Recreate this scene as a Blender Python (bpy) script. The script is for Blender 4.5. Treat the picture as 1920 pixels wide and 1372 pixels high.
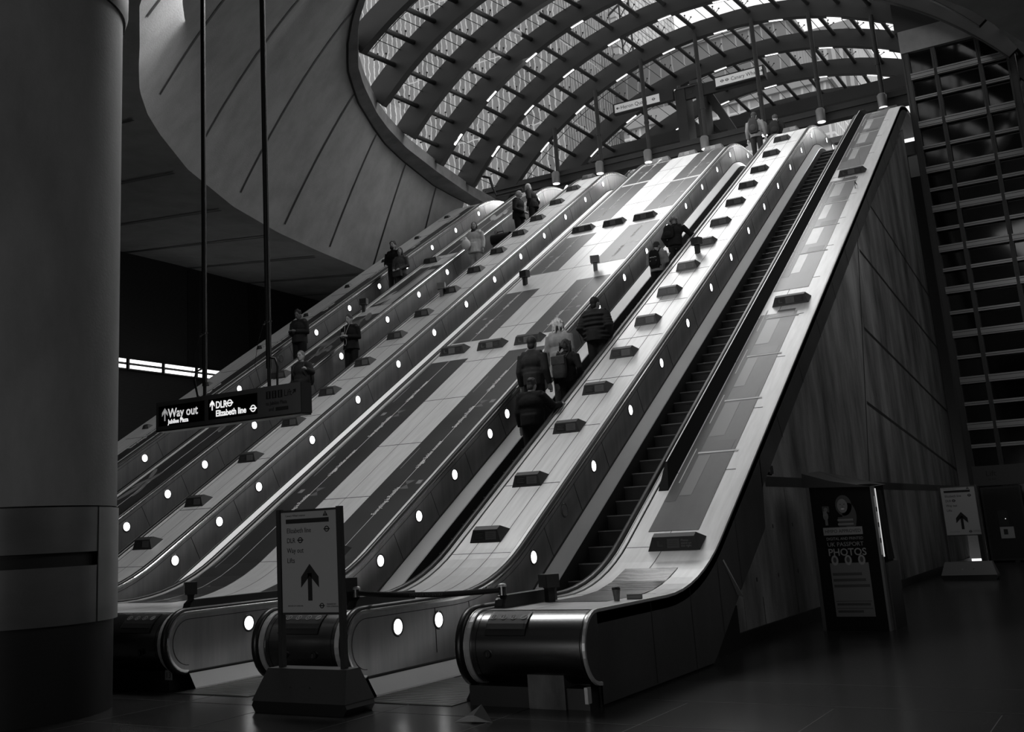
import bpy, bmesh, math, random
from math import sin, cos, tan, pi, radians, sqrt, atan2
from mathutils import Vector, Matrix
random.seed(7)
for o in list(bpy.data.objects): bpy.data.objects.remove(o, do_unlink=True)
SC = bpy.context.scene
COL = SC.collection

# ---------------------------------------------------------------- camera
EYE = 1.51
def cam_axes(p, h, r):
    cy, sy = cos(h), sin(h)
    f = Vector((-sy*cos(p), cy*cos(p), sin(p)))
    rt = Vector((cy, sy, 0)); up = rt.cross(f)
    return rt*cos(r)+up*sin(r), -rt*sin(r)+up*cos(r), f
R_, U_, F_ = cam_axes(radians(13.05), radians(32.60), radians(-2.92))
cd = bpy.data.cameras.new('camera'); cam = bpy.data.objects.new('camera', cd); COL.objects.link(cam)
M = Matrix((R_, U_, -F_)).transposed().to_4x4(); M.translation = Vector((0, 0, EYE)); cam.matrix_world = M
cd.sensor_width = 36; cd.lens = 36*2062.9/1920
cd.shift_x = (960-788)/1920; cd.shift_y = (522-686)/1920
cd.clip_end = 600
SC.camera = cam

# ---------------------------------------------------------------- world, exposure, large lights
SKY = 2.2
w = bpy.data.worlds.new('overcast_sky'); SC.world = w; w.use_nodes = True
nt = w.node_tree; nt.nodes.clear()
out = nt.nodes.new('ShaderNodeOutputWorld'); bg = nt.nodes.new('ShaderNodeBackground')
tc = nt.nodes.new('ShaderNodeTexCoord'); sep = nt.nodes.new('ShaderNodeSeparateXYZ'); rmp = nt.nodes.new('ShaderNodeValToRGB')
nt.links.new(tc.outputs['Generated'], sep.inputs[0]); nt.links.new(sep.outputs['Z'], rmp.inputs[0])
rmp.color_ramp.elements[0].position = 0.05; rmp.color_ramp.elements[0].color = (.72, .72, .72, 1)
rmp.color_ramp.elements[1].position = 0.75; rmp.color_ramp.elements[1].color = (.50, .50, .50, 1)
nt.links.new(rmp.outputs[0], bg.inputs[0]); bg.inputs[1].default_value = SKY
nt.links.new(bg.outputs[0], out.inputs[0])
vs = SC.view_settings
vs.view_transform = 'Standard'; vs.look = 'None'; vs.gamma = 1; vs.use_curve_mapping = False; vs.exposure = 0.0

def lamp(name, kind, loc, energy, target=None, **kw):
    d = bpy.data.lights.new(name, kind); d.energy = energy
    for k, v in kw.items(): setattr(d, k, v)
    o = bpy.data.objects.new(name, d); COL.objects.link(o); o.location = loc
    if target is not None:
        o.rotation_euler = (Vector(target)-Vector(loc)).to_track_quat('-Z', 'Y').to_euler()
    return o
# unseen area fills added to brighten arches, decks, newels and vault; no real fittings
lamp('canopy_fill', 'AREA', (-11.0, 31.6, 13.4), 150, (-10.5, 36.5, 15.8), shape='RECTANGLE', size=9, size_y=1)  # added uplight on the arch faces
lamp('canopy_fill', 'AREA', (-11.0, 30.8, 16.4), 520, (-10.8, 28.0, 10), shape='RECTANGLE', size=8, size_y=4)  # added to brighten the upper decks
lamp('hall_fill', 'AREA', (-11.0, 13.0, 10.8), 620, (-11.5, 14.5, 1.0), shape='RECTANGLE', size=5, size_y=3)  # added over the lower decks to brighten them
lamp('hall_fill', 'AREA', (-5.0, -8.0, 2.6), 260, (-6.5, 9.0, .9), shape='RECTANGLE', size=10, size_y=.5)  # added low strip behind the camera, front fill for signs and newels
lamp('hall_fill', 'AREA', (2.0, 12.0, 7.0), 70, (-8.0, 12.5, 1.0), shape='RECTANGLE', size=5, size_y=3)  # added side fill on the lower panels
lamp('hall_fill', 'AREA', (-18.0, 25.0, 4.2), 45, (-19.8, 25.0, 10.5), shape='RECTANGLE', size=3, size_y=9)  # added uplight for the vault
lamp('hall_fill', 'AREA', (-1.0, 22.0, 9.4), 90, (-4.4, 25, 4.0), shape='RECTANGLE', size=2, size_y=6)

# ---------------------------------------------------------------- materials
MATS = {}
def mat(name, c, rough=.5, metal=0., spec=.5, var=0., scale=(3, 3, 3), bump=0., bscale=60., detail=5., emit=0.):
    if name in MATS: return MATS[name]
    m = bpy.data.materials.new(name); m.use_nodes = True
    n = m.node_tree.nodes; l = m.node_tree.links; b = n['Principled BSDF']
    b.inputs['Base Color'].default_value = (c, c, c, 1); b.inputs['Roughness'].default_value = rough
    b.inputs['Metallic'].default_value = metal; b.inputs['Specular IOR Level'].default_value = spec
    if emit:
        b.inputs['Emission Color'].default_value = (1, 1, 1, 1); b.inputs['Emission Strength'].default_value = emit
    if var or bump:
        t = n.new('ShaderNodeTexCoord'); mp = n.new('ShaderNodeMapping'); mp.inputs['Scale'].default_value = scale
        l.new(t.outputs['Object'], mp.inputs[0])
        nz = n.new('ShaderNodeTexNoise'); nz.inputs['Scale'].default_value = 1; nz.inputs['Detail'].default_value = detail
        nz.inputs['Roughness'].default_value = .62
        l.new(mp.outputs[0], nz.inputs['Vector'])
        if var:
            r = n.new('ShaderNodeValToRGB'); lo, hi = c*(1-var), min(1, c*(1+var))
            r.color_ramp.elements[0].position = .3; r.color_ramp.elements[0].color = (lo, lo, lo, 1)
            r.color_ramp.elements[1].position = .7; r.color_ramp.elements[1].color = (hi, hi, hi, 1)
            l.new(nz.outputs['Fac'], r.inputs[0]); l.new(r.outputs[0], b.inputs['Base Color'])
        if bump:
            n2 = n.new('ShaderNodeTexNoise'); n2.inputs['Scale'].default_value = bscale; n2.inputs['Detail'].default_value = 4
            l.new(t.outputs['Object'], n2.inputs['Vector'])
            bp = n.new('ShaderNodeBump'); bp.inputs['Strength'].default_value = bump; bp.inputs['Distance'].default_value = .02
            l.new(n2.outputs['Fac'], bp.inputs['Height']); l.new(bp.outputs[0], b.inputs['Normal'])
    MATS[name] = m; return m
def stripes(m, axis, scale, amt=.5, dist=0.0):
    """fine ribs: a wave texture multiplied into the colour"""
    n = m.node_tree.nodes; l = m.node_tree.links; b = n['Principled BSDF']
    t = n.new('ShaderNodeTexCoord'); wv = n.new('ShaderNodeTexWave'); wv.bands_direction = axis
    wv.inputs['Scale'].default_value = scale; wv.inputs['Distortion'].default_value = dist
    l.new(t.outputs['Object'], wv.inputs['Vector'])
    r = n.new('ShaderNodeValToRGB'); c = b.inputs['Base Color'].default_value[0]
    r.color_ramp.elements[0].color = (c*(1-amt),)*3+(1,); r.color_ramp.elements[1].color = (c*(1+amt),)*3+(1,)
    l.new(wv.outputs['Fac'], r.inputs[0]); l.new(r.outputs[0], b.inputs['Base Color'])
    return m
STEEL = mat('brushed_steel_deck', .58, .38, .45, .5, .10, (14, 1.2, 1.2))
PANEL = mat('brushed_steel_panel', .40, .30, .85, .5, .16, (1, 7, .8))
SKIRT3 = mat('sky_lit_skirt', .93, .45, 0, .5, .03, (3, 1, 1))  # paler copy of the steel skirt, sky reflection put into its colour
SKIRT = mat('steel_skirt', .72, .36, .35, .5, .05, (3, 1, 1))
BRIGHT = mat('polished_steel', .75, .18, 1.)
NEWEL = mat('newel_steel', .26, .26, 1., .5, .12, (.6, 9, 9))
DARKSTEEL = mat('dark_steel', .045, .4, .6)
RUBBER = mat('black_rubber', .008, .38)
SEAM = mat('dark_seam', .012, .6)
BLACK = mat('black_paint', .006, .55)
CONC = mat('concrete', .23, .78, 0, .3, .16, (1.2, 1.2, 1.2), .25, 35, 8)
CONCW = mat('board_marked_concrete', .17, .75, 0, .3, .75, (1.3, 1.3, .38), .2, 30, 9)
PILLARM = mat('pillar_concrete', .20, .7, 0, .3, .25, (1.2, 1.2, .5), .15, 35, 7)
FLOORM = mat('dark_floor', .020, .24, 0, .5, .3, (1.2, 4, 1), .05, 20)
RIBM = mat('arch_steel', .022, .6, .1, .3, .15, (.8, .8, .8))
DARKWALL = stripes(mat('dark_ribbed_wall', .012, .6), 'Z', 8, .5)
LAMPM = mat('lamp_lens', .9, .5, emit=3.2)
TUBEM = mat('strip_lamp_lens', .9, .5, emit=2.2)
RING = mat('lamp_ring', .10, .35, .8)
SIGNB = mat('sign_box_grey', .030, .5, .2, .5, .12, (6, 6, 6))
SIGNF = mat('sign_face_dark', .012, .4)
SIGNG = mat('sign_face_grey', .075, .5)
WHITE = mat('white_print', .62, .6)
GREYP = mat('grey_print', .20, .6)
POSTD = mat('dark_poster', .022, .36, 0, .4, .35, (.9, .9, .9))
POSTG = mat('grey_poster', .070, .34, 0, .4, .3, (1.6, .5, .5))
POSTL = mat('light_poster', .30, .3, 0, .5, .3, (2, 1, 1))
RISER = stripes(mat('step_riser', .035, .45, .5), 'X', 55, .6)
TREAD = mat('step_tread', .03, .5, .4)
NOSE = mat('step_nosing', .22, .4, .7)
LITW = mat('lit_white', .9, .5, emit=.85)
LITG = mat('lit_grey', .5, .5, emit=.10)
ALU = mat('sign_aluminium', .17, .4, .5)
PAPER = mat('white_paper', .6, .7)
TOWERG = mat('tower_dark_glass', .004, .08, 0, .5)
TOWERF = mat('tower_frame', .038, .45, .5)
TOWERB = mat('tower_bar_steel', .22, .35, .8)
BOARD = mat('poster_board', .38, .5)
# thin glass: mostly see-through, a weak mirror
def glass(name, tr, gl):
    m = bpy.data.materials.new(name); m.use_nodes = True; n = m.node_tree.nodes; l = m.node_tree.links; n.clear()
    o = n.new('ShaderNodeOutputMaterial'); t = n.new('ShaderNodeBsdfTransparent'); g = n.new('ShaderNodeBsdfGlossy'); x = n.new('ShaderNodeMixShader')
    t.inputs[0].default_value = (tr, tr, tr, 1); g.inputs[0].default_value = (.9, .9, .9, 1); g.inputs['Roughness'].default_value = .03
    x.inputs[0].default_value = gl; l.new(t.outputs[0], x.inputs[1]); l.new(g.outputs[0], x.inputs[2]); l.new(x.outputs[0], o.inputs[0])
    return m
GLASS = glass('canopy_glass', .86, .05)
def facade(name, c1, c2, sx, sy, mortar=.12, distort=.25, nscale=.35, mc=None):
    """window grid of an office front; the bent bands put wavy reflections into the colour"""
    m = bpy.data.materials.new(name); m.use_nodes = True; n = m.node_tree.nodes; l = m.node_tree.links; b = n['Principled BSDF']
    b.inputs['Roughness'].default_value = .6; b.inputs['Specular IOR Level'].default_value = .1
    t = n.new('ShaderNodeTexCoord'); nz = n.new('ShaderNodeTexNoise'); nz.inputs['Scale'].default_value = nscale; nz.inputs['Detail'].default_value = 3
    l.new(t.outputs['Object'], nz.inputs['Vector'])
    mx = n.new('ShaderNodeMixRGB'); mx.blend_type = 'ADD'; mx.inputs[0].default_value = distort
    l.new(t.outputs['Object'], mx.inputs[1]); l.new(nz.outputs['Color'], mx.inputs[2])
    sp = n.new('ShaderNodeSeparateXYZ'); cb = n.new('ShaderNodeCombineXYZ'); ad = n.new('ShaderNodeMath'); ad.operation = 'ADD'
    l.new(mx.outputs[0], sp.inputs[0]); l.new(sp.outputs['X'], ad.inputs[0]); l.new(sp.outputs['Y'], ad.inputs[1])
    l.new(ad.outputs[0], cb.inputs['X']); l.new(sp.outputs['Z'], cb.inputs['Y'])
    br = n.new('ShaderNodeTexBrick'); br.offset = 0; br.inputs['Scale'].default_value = 1
    br.inputs['Brick Width'].default_value = sx; br.inputs['Row Height'].default_value = sy; br.inputs['Mortar Size'].default_value = mortar
    br.inputs['Color1'].default_value = (c1,)*3+(1,); br.inputs['Color2'].default_value = (c2,)*3+(1,)
    mc = c1*2.4 if mc is None else mc; br.inputs['Mortar'].default_value = (mc,)*3+(1,); br.inputs['Bias'].default_value = 0
    l.new(cb.outputs[0], br.inputs['Vector']); l.new(br.outputs['Color'], b.inputs['Base Color'])
    return m

# ---------------------------------------------------------------- mesh builder
class MB:
    def __init__(s): s.v = []; s.f = []; s.m = []; s.sm = []
    def add(s, vs, fs, mi=0, smooth=False):
        b = len(s.v); s.v += [tuple(v) for v in vs]
        for f in fs: s.f.append(tuple(b+i for i in f)); s.m.append(mi); s.sm.append(smooth)
    def box(s, a, b, mi=0, M=None):
        x0, y0, z0 = a; x1, y1, z1 = b
        vs = [Vector(p) for p in ((x0,y0,z0),(x1,y0,z0),(x1,y1,z0),(x0,y1,z0),(x0,y0,z1),(x1,y0,z1),(x1,y1,z1),(x0,y1,z1))]
        if M: vs = [M @ p for p in vs]
        s.add(vs, ((0,3,2,1),(4,5,6,7),(0,1,5,4),(1,2,6,5),(2,3,7,6),(3,0,4,7)), mi)
    def prism(s, poly, a, b, axis='x', mi=0, M=None):
        n = len(poly)
        def P(p, t): return {'x': (t, p[0], p[1]), 'y': (p[0], t, p[1]), 'z': (p[0], p[1], t)}[axis]
        vs = [Vector(P(p, a)) for p in poly]+[Vector(P(p, b)) for p in poly]
        if M: vs = [M @ p for p in vs]
        s.add(vs, [tuple(range(n))[::-1], tuple(range(n, 2*n))]+[(i, (i+1) % n, n+(i+1) % n, n+i) for i in range(n)], mi)
    def tube(s, pts, rad, n=8, mi=0, caps=True, smooth=True):
        pts = [Vector(p) for p in pts]; k = len(pts); rads = rad if isinstance(rad, (list, tuple)) else [rad]*k
        rings = []; prev = None
        for i, p in enumerate(pts):
            t = (pts[min(i+1, k-1)]-pts[max(i-1, 0)]); t = t.normalized() if t.length > 1e-9 else Vector((0, 0, 1))
            ref = prev if prev is not None else (Vector((1, 0, 0)) if abs(t.x) < .8 else Vector((0, 1, 0)))
            u = (ref-t*ref.dot(t)); u = u.normalized() if u.length > 1e-6 else t.orthogonal().normalized(); prev = u
            v = t.cross(u); rings.append([p+(u*cos(2*pi*j/n)+v*sin(2*pi*j/n))*rads[i] for j in range(n)])
        vs = [q for r in rings for q in r]; fs = []
        for i in range(k-1):
            for j in range(n): fs.append((i*n+j, i*n+(j+1) % n, (i+1)*n+(j+1) % n, (i+1)*n+j))
        s.add(vs, fs, mi, smooth)
        if caps: s.add(rings[0], [tuple(range(n))[::-1]], mi); s.add(rings[-1], [tuple(range(n))], mi)
    def lathe(s, prof, c=(0, 0, 0), n=24, mi=0, M=None, smooth=True):
        k = len(prof); vs = [Vector((r*cos(2*pi*j/n)+c[0], r*sin(2*pi*j/n)+c[1], z+c[2])) for r, z in prof for j in range(n)]
        if M: vs = [M @ p for p in vs]
        fs = [(i*n+j, i*n+(j+1) % n, (i+1)*n+(j+1) % n, (i+1)*n+j) for i in range(k-1) for j in range(n)]
        s.add(vs, fs, mi, smooth)
        s.add(vs[:n], [tuple(range(n))[::-1]], mi); s.add(vs[-n:], [tuple(range(n))], mi)
    def ell(s, c, r, n=14, k=9, mi=0, M=None):
        vs = []; fs = []
        for i in range(k+1):
            a = pi*i/k
            for j in range(n):
                b = 2*pi*j/n; p = Vector((r[0]*sin(a)*cos(b), r[1]*sin(a)*sin(b), r[2]*cos(a)))
                vs.append((M @ p if M else p)+Vector(c))
        for i in range(k):
            for j in range(n): fs.append((i*n+j, (i+1)*n+j, (i+1)*n+(j+1) % n, i*n+(j+1) % n))
        s.add(vs, fs, mi, True)
    def grid(s, rows, mi=0, smooth=True):
        n = len(rows[0]); s.add([p for r in rows for p in r], [(i*n+j, i*n+j+1, (i+1)*n+j+1, (i+1)*n+j) for i in range(len(rows)-1) for j in range(n-1)], mi, smooth)
    def mesh(s, name, mats):
        me = bpy.data.meshes.new(name); me.from_pydata(s.v, [], s.f)
        for m in (mats if isinstance(mats, (list, tuple)) else [mats]): me.materials.append(m)
        me.polygons.foreach_set('material_index', s.m); me.polygons.foreach_set('use_smooth', s.sm); me.update()
        return me
    def build(s, name, mats, parent=None, **kw): return obj(name, s.mesh(name, mats), parent, **kw)
def obj(name, me, parent=None, loc=None, rot=None, label=None, cat=None, group=None, kind=None):
    o = bpy.data.objects.new(name, me); COL.objects.link(o)
    if parent: o.parent = parent
    if loc is not None: o.location = loc
    if rot is not None: o.rotation_euler = rot
    return tag(o, label, cat, group, kind)
def tag(o, label=None, cat=None, group=None, kind=None):
    for k, v in (('label', label), ('category', cat), ('group', group), ('kind', kind)):
        if v: o[k] = v
    return o
def thing(name, label, cat, loc=(0, 0, 0), rz=0, group=None):
    return obj(name, None, None, loc, (0, 0, rz), label, cat, group)
def struct(mb, name, mats): return mb.build(name, mats, kind='structure')
def copy_tree(o, parent=None):
    c = o.copy(); COL.objects.link(c)
    if parent: c.parent = parent
    for ch in list(o.children): copy_tree(ch, c)
    return c
def text_mesh(body, size, depth=.002, align='LEFT', xs=1.0, bold=0.0):
    cu = bpy.data.curves.new('txt', 'FONT'); cu.body = body; cu.size = size; cu.extrude = depth; cu.align_x = align; cu.offset = bold; cu.resolution_u = 3
    o = bpy.data.objects.new('txt', cu); COL.objects.link(o)
    bpy.context.view_layer.update()
    me = bpy.data.meshes.new_from_object(o.evaluated_get(bpy.context.evaluated_depsgraph_get()))
    bpy.data.objects.remove(o, do_unlink=True); bpy.data.curves.remove(cu)
    if xs != 1.0: me.transform(Matrix.Scale(xs, 4, Vector((1, 0, 0))))
    return me
def lettering(parent, body, size, at, mtx, m, align='LEFT', depth=.002, xs=1.0, bold=0.0, name='lettering'):
    """text on a flat face: mtx maps the face plane (x right, y up, z out) to the parent's space"""
    me = text_mesh(body, size, depth, align, xs, bold); me.transform(mtx @ Matrix.Translation((at[0], at[1], .001))); me.materials.clear(); me.materials.append(m)
    return obj(name, me, parent)
FRONT = lambda x, y, z: Matrix(((1, 0, 0, x), (0, 0, -1, y), (0, 1, 0, z), (0, 0, 0, 1)))   # a face that looks toward -y
def roundel(mb, cx, cy, r, mtx, mi=0, t=.003):
    n = 28; vs = []
    for k, rr in enumerate((r, r*.68)):
        for zz in (0, t): vs += [mtx @ Vector((cx+rr*cos(2*pi*j/n), cy+rr*sin(2*pi*j/n), zz)) for j in range(n)]
    fs = []
    for j in range(n):
        q = (j+1) % n; fs += [(n+j, n+q, 3*n+q, 3*n+j), (j, q, n+q, n+j)]
    mb.add(vs, fs, mi); mb.box((cx-r*1.28, cy-r*.2, 0), (cx+r*1.28, cy+r*.2, t*1.1), mi, mtx)
def arrow(mb, cx, cy, h, mtx, mi=0, w=None, t=.003, rot=0):
    """arrow with swept barbs like on station signs, pointing up before rotation"""
    A = mtx @ Matrix.Translation((cx, cy, 0)) @ Matrix.Rotation(rot, 4, 'Z'); s = h/2; w = w or s*.26
    mb.box((-w, -s, 0), (w, s*.5, t), mi, A)
    for d in (1, -1):
        mb.prism([(0, s), (d*s*.62, s*.30), (d*s*.64, -s*.28), (0, s*.36)][::d], 0, t, 'z', mi, A)

# ---------------------------------------------------------------- escalator geometry
T30 = tan(radians(30)); KN = -6.90; ZT = 12.14; DREF = .80
R0, R1 = 4.4, 3.0
def base_path(y_start, y_end, step=.8):
    """side view of the step line: (y, z, angle) from the lower to the upper landing"""
    P = []; yb = -KN/T30; yt = (ZT-KN)/T30; t15 = tan(radians(15))
    ya = yb-R0*t15; yc = yt+R1*t15
    P.append((y_start, 0, 0)); y = y_start+step
    while y < ya-.2: P.append((y, 0, 0)); y += step
    for i in range(9): a = radians(30)*i/8; P.append((ya+R0*sin(a), R0*(1-cos(a)), a))
    a0 = (P[-1][0], P[-1][1]); yl = yc-R1*sin(radians(30)); n = 14
    zl = ZT-R1*(1-cos(radians(30)))
    for i in range(1, n): P.append((a0[0]+(yl-a0[0])*i/n, a0[1]+(zl-a0[1])*i/n, radians(30)))
    for i in range(9): a = radians(30)*(1-i/8); P.append((yc-R1*sin(a), ZT-R1*(1-cos(a)), a))
    P.append((y_end, ZT, 0))
    return P
def base_z(y):
    yb = -KN/T30; yt = (ZT-KN)/T30; t15 = tan(radians(15)); ya = yb-R0*t15; yc = yt+R1*t15
    if y <= ya: return 0
    if y < ya+R0*.5: return R0-sqrt(R0*R0-(y-ya)**2)
    if y < yc-R1*.5: return T30*y+KN
    if y < yc: return ZT-R1+sqrt(R1*R1-(yc-y)**2)
    return ZT
YC, ZC, RN = 9.12, .49, .31                       # newel: half cylinder
YEND = 36.4
PATH = [(y, z, -sin(a), cos(a), a) for y, z, a in base_path(YC, YEND)]
def at(p, d): return (p[0]+p[2]*d, p[1]+p[3]*d)
# surface path at deck level incl. the newel half circle
SEMI = [(YC+RN*cos(t), ZC+RN*sin(t), cos(t), sin(t), 0) for t in [radians(-90-180*i/16) for i in range(17)]]
SURF = [(at(p, DREF)[0], at(p, DREF)[1], p[2], p[3], p[4]) for p in PATH]
WRAP = SEMI[:-1]+SURF
def sweep(mb, path, prof, mi=0, closed=False, smooth=False):
    """prof: list of (x, d) or function(p) of it, swept along a list of (y, z, ny, nz, a); d is measured from that path"""
    rows = []
    for p in path:
        pr = prof(p) if callable(prof) else prof
        rows.append([(x, p[0]+p[2]*d, p[1]+p[3]*d) for x, d in pr])
    n = len(rows[0]); b = [q for r in rows for q in r]; fs = []
    for i in range(len(rows)-1):
        for j in range(n if closed else n-1):
            k = (j+1) % n; fs.append((i*n+j, i*n+k, (i+1)*n+k, (i+1)*n+j))
    mb.add(b, fs, mi, smooth)
    if closed: mb.add(rows[0], [tuple(range(n))], mi); mb.add(rows[-1], [tuple(range(n))[::-1]], mi)
def s_frame(y, x, d=DREF):
    """frame on the deck at base-line position y: X up along the path, Y to the left (-x), Z out of the deck"""
    best = min(range(len(PATH)-1), key=lambda i: abs((PATH[i][0]+PATH[i+1][0])/2-y-.4)) if False else None
    # solve for the base point whose deck point has this y
    lo, hi = YC, YEND
    def pt(yb):
        e = 1e-3; s = (base_z(yb+e)-base_z(yb-e))/(2*e); a = atan2(s, 1); return yb-sin(a)*d, base_z(yb)+cos(a)*d, a
    for _ in range(40):
        mid = (lo+hi)/2
        if pt(mid)[0] < y: lo = mid
        else: hi = mid
    yy, zz, a = pt(lo)
    return Matrix(((0, -1, 0, x), (cos(a), 0, -sin(a), yy), (sin(a), 0, cos(a), zz), (0, 0, 0, 1)))

ESC = [(-17.77, -16.57), (-15.50, -14.30), (-13.22, -12.02), (-9.07, -7.87), (-6.675, -5.46)]
DECK = [(-19.08, -17.77), (-16.57, -15.50), (-14.30, -13.22), (-12.02, -9.07), (-7.87, -6.675), (-5.46, -4.20)]
ESC_NAME = ['escalator at the far left against the dark wall, carrying the couple', 'second escalator from the dark left wall, carrying the two men with luggage',
            'empty escalator between the narrow sign-box deck and the wide poster deck', 'escalator right of the wide poster deck, crowded with people riding up',
            'empty escalator in front with bare dark steps showing']
DK_NAME = ['narrow steel deck along the dark left wall', 'dark poster deck left of the first sign-box deck', 'narrow deck of sign boxes left of the wide poster deck',
           'wide steel deck with dark poster strips', 'narrow steel deck of sign boxes beside the crowded escalator', 'front steel deck with the grey worn posters and paper cup']
RAIL = [(-.083, 0.), (-.083, .025), (-.068, .045), (-.022, .045), (-.007, .025), (-.007, 0.)]
def dbot(p): return .18+.12*p[4]/radians(30)

# steps: one mesh, many copies
def step_mesh(wd):
    b = MB(); x = wd/2
    b.box((-x, 0, -.03), (x, .40, 0), 1)
    b.box((-x, .015, -.30), (x, .03, -.03), 0)
    b.box((-x, -.004, -.012), (x, .012, .002), 2)
    return b.mesh('step', [RISER, TREAD, NOSE])
STEPM = step_mesh(.90)
for k, (xl, xr) in enumerate(ESC):
    e = thing('escalator', ESC_NAME[k], 'escalator', ((xl+xr)/2, YC, 0), 0, 'escalators in the bank')
    ox, oy = (xl+xr)/2, YC
    def loc(mb):
        mb.v = [(x-ox, y-oy, z) for x, y, z in mb.v]; return mb
    for sgn, xe in ((1, xl), (-1, xr)):
        b = MB(); sweep(b, WRAP, [(xe+sgn*q, d) for q, d in RAIL], 0, True, True); loc(b).build('handrail', RUBBER, e)
        b = MB()
        wx = lambda p: .10+.05*p[4]/radians(30)
        wd = lambda p: .02+.145*p[4]/radians(30)
        sweep(b, PATH, lambda p: [(xe, dbot(p)-.012), (xe+sgn*.012, dbot(p)-.018), (xe+sgn*wx(p), wd(p)), (xe+sgn*(wx(p)+.006), wd(p)-.015)], 0)
        sweep(b, PATH, lambda p: [(xe+sgn*(wx(p)+.006), wd(p)-.015), (xe+sgn*(wx(p)+.006), -.35)], 1)
        loc(b).build('skirt', [SKIRT if k != 2 else SKIRT3, SEAM], e)
    b = MB(); b.box((xl+.08, YC-.3, -.0), (xr-.08, 10.5, .006), 0)
    for i in range(14): b.box((xl+.12, YC-.25+i*.095, .006), (xr-.12, YC-.23+i*.095, .009), 1)
    loc(b).build('comb_plate', [DARKSTEEL, NOSE], e)
    b = MB(); b.box((xl+.08, 33.6, ZT-.02), (xr-.08, YEND, ZT+.004), 0); loc(b).build('landing_plate', [DARKSTEEL], e)
    for i in range(-9, 56):
        y = 14.07+.34994*i
        obj('step', STEPM, e, (0, y-oy, base_z(y)))

# ---------------------------------------------------------------- decks between the escalators
LAMPS = {0: [16.58, 18.05, 19.55, -21.09, 22.56, 24.07, 25.56, 27.05, 28.57, 30.09, 31.70], 1: [14.04, 15.04, 16.03, 17.5, 19.05, 20.6, 22.59, 24.12, 25.64, -27.12, -28.67, 30.2, 31.75],
         2: [12.99, 14.01, 15.02, 16.56, 18.08, 19.61, 21.14, 22.68, 24.19, 25.74, 27.28, 28.81, 30.37, 31.88], 3: [10.09, 12.79, 13.81, 14.88, 16.08, 16.72, 18.0, 19.5, 21.05, 22.6, 24.15, 25.75, 27.33, 28.89, 30.47, 31.96, 33.93],
         4: [9.67, 10.45, 12.75, -13.74, 14.8, 16.37, 17.94, 19.5, 21.11, 22.69, 24.26, 25.86, 27.42, 28.98, 30.54, 32.08, 34.15, 34.96]}
def lamp_mesh(on):
    b = MB(); n = 20
    b.lathe([(.10, 0), (.10, .006), (.085, .012), (.078, .004)], n=n, mi=0)
    b.lathe([(.076, .002), (.074, .009)], n=n, mi=1)
    for a in (95, 275): b.box((.086*cos(radians(a))-.007, .086*sin(radians(a))-.007, .008), (.086*cos(radians(a))+.007, .086*sin(radians(a))+.007, .015), 2)
    return b.mesh('lamp', [RING, LAMPM if on else PANEL, BRIGHT])
LM_ON, LM_OFF = lamp_mesh(True), lamp_mesh(False)
SIDE = lambda x, y, z: Matrix(((0, 0, 1, x), (1, 0, 0, y), (0, 1, 0, z), (0, 0, 0, 1)))   # a face that looks toward +x
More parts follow.
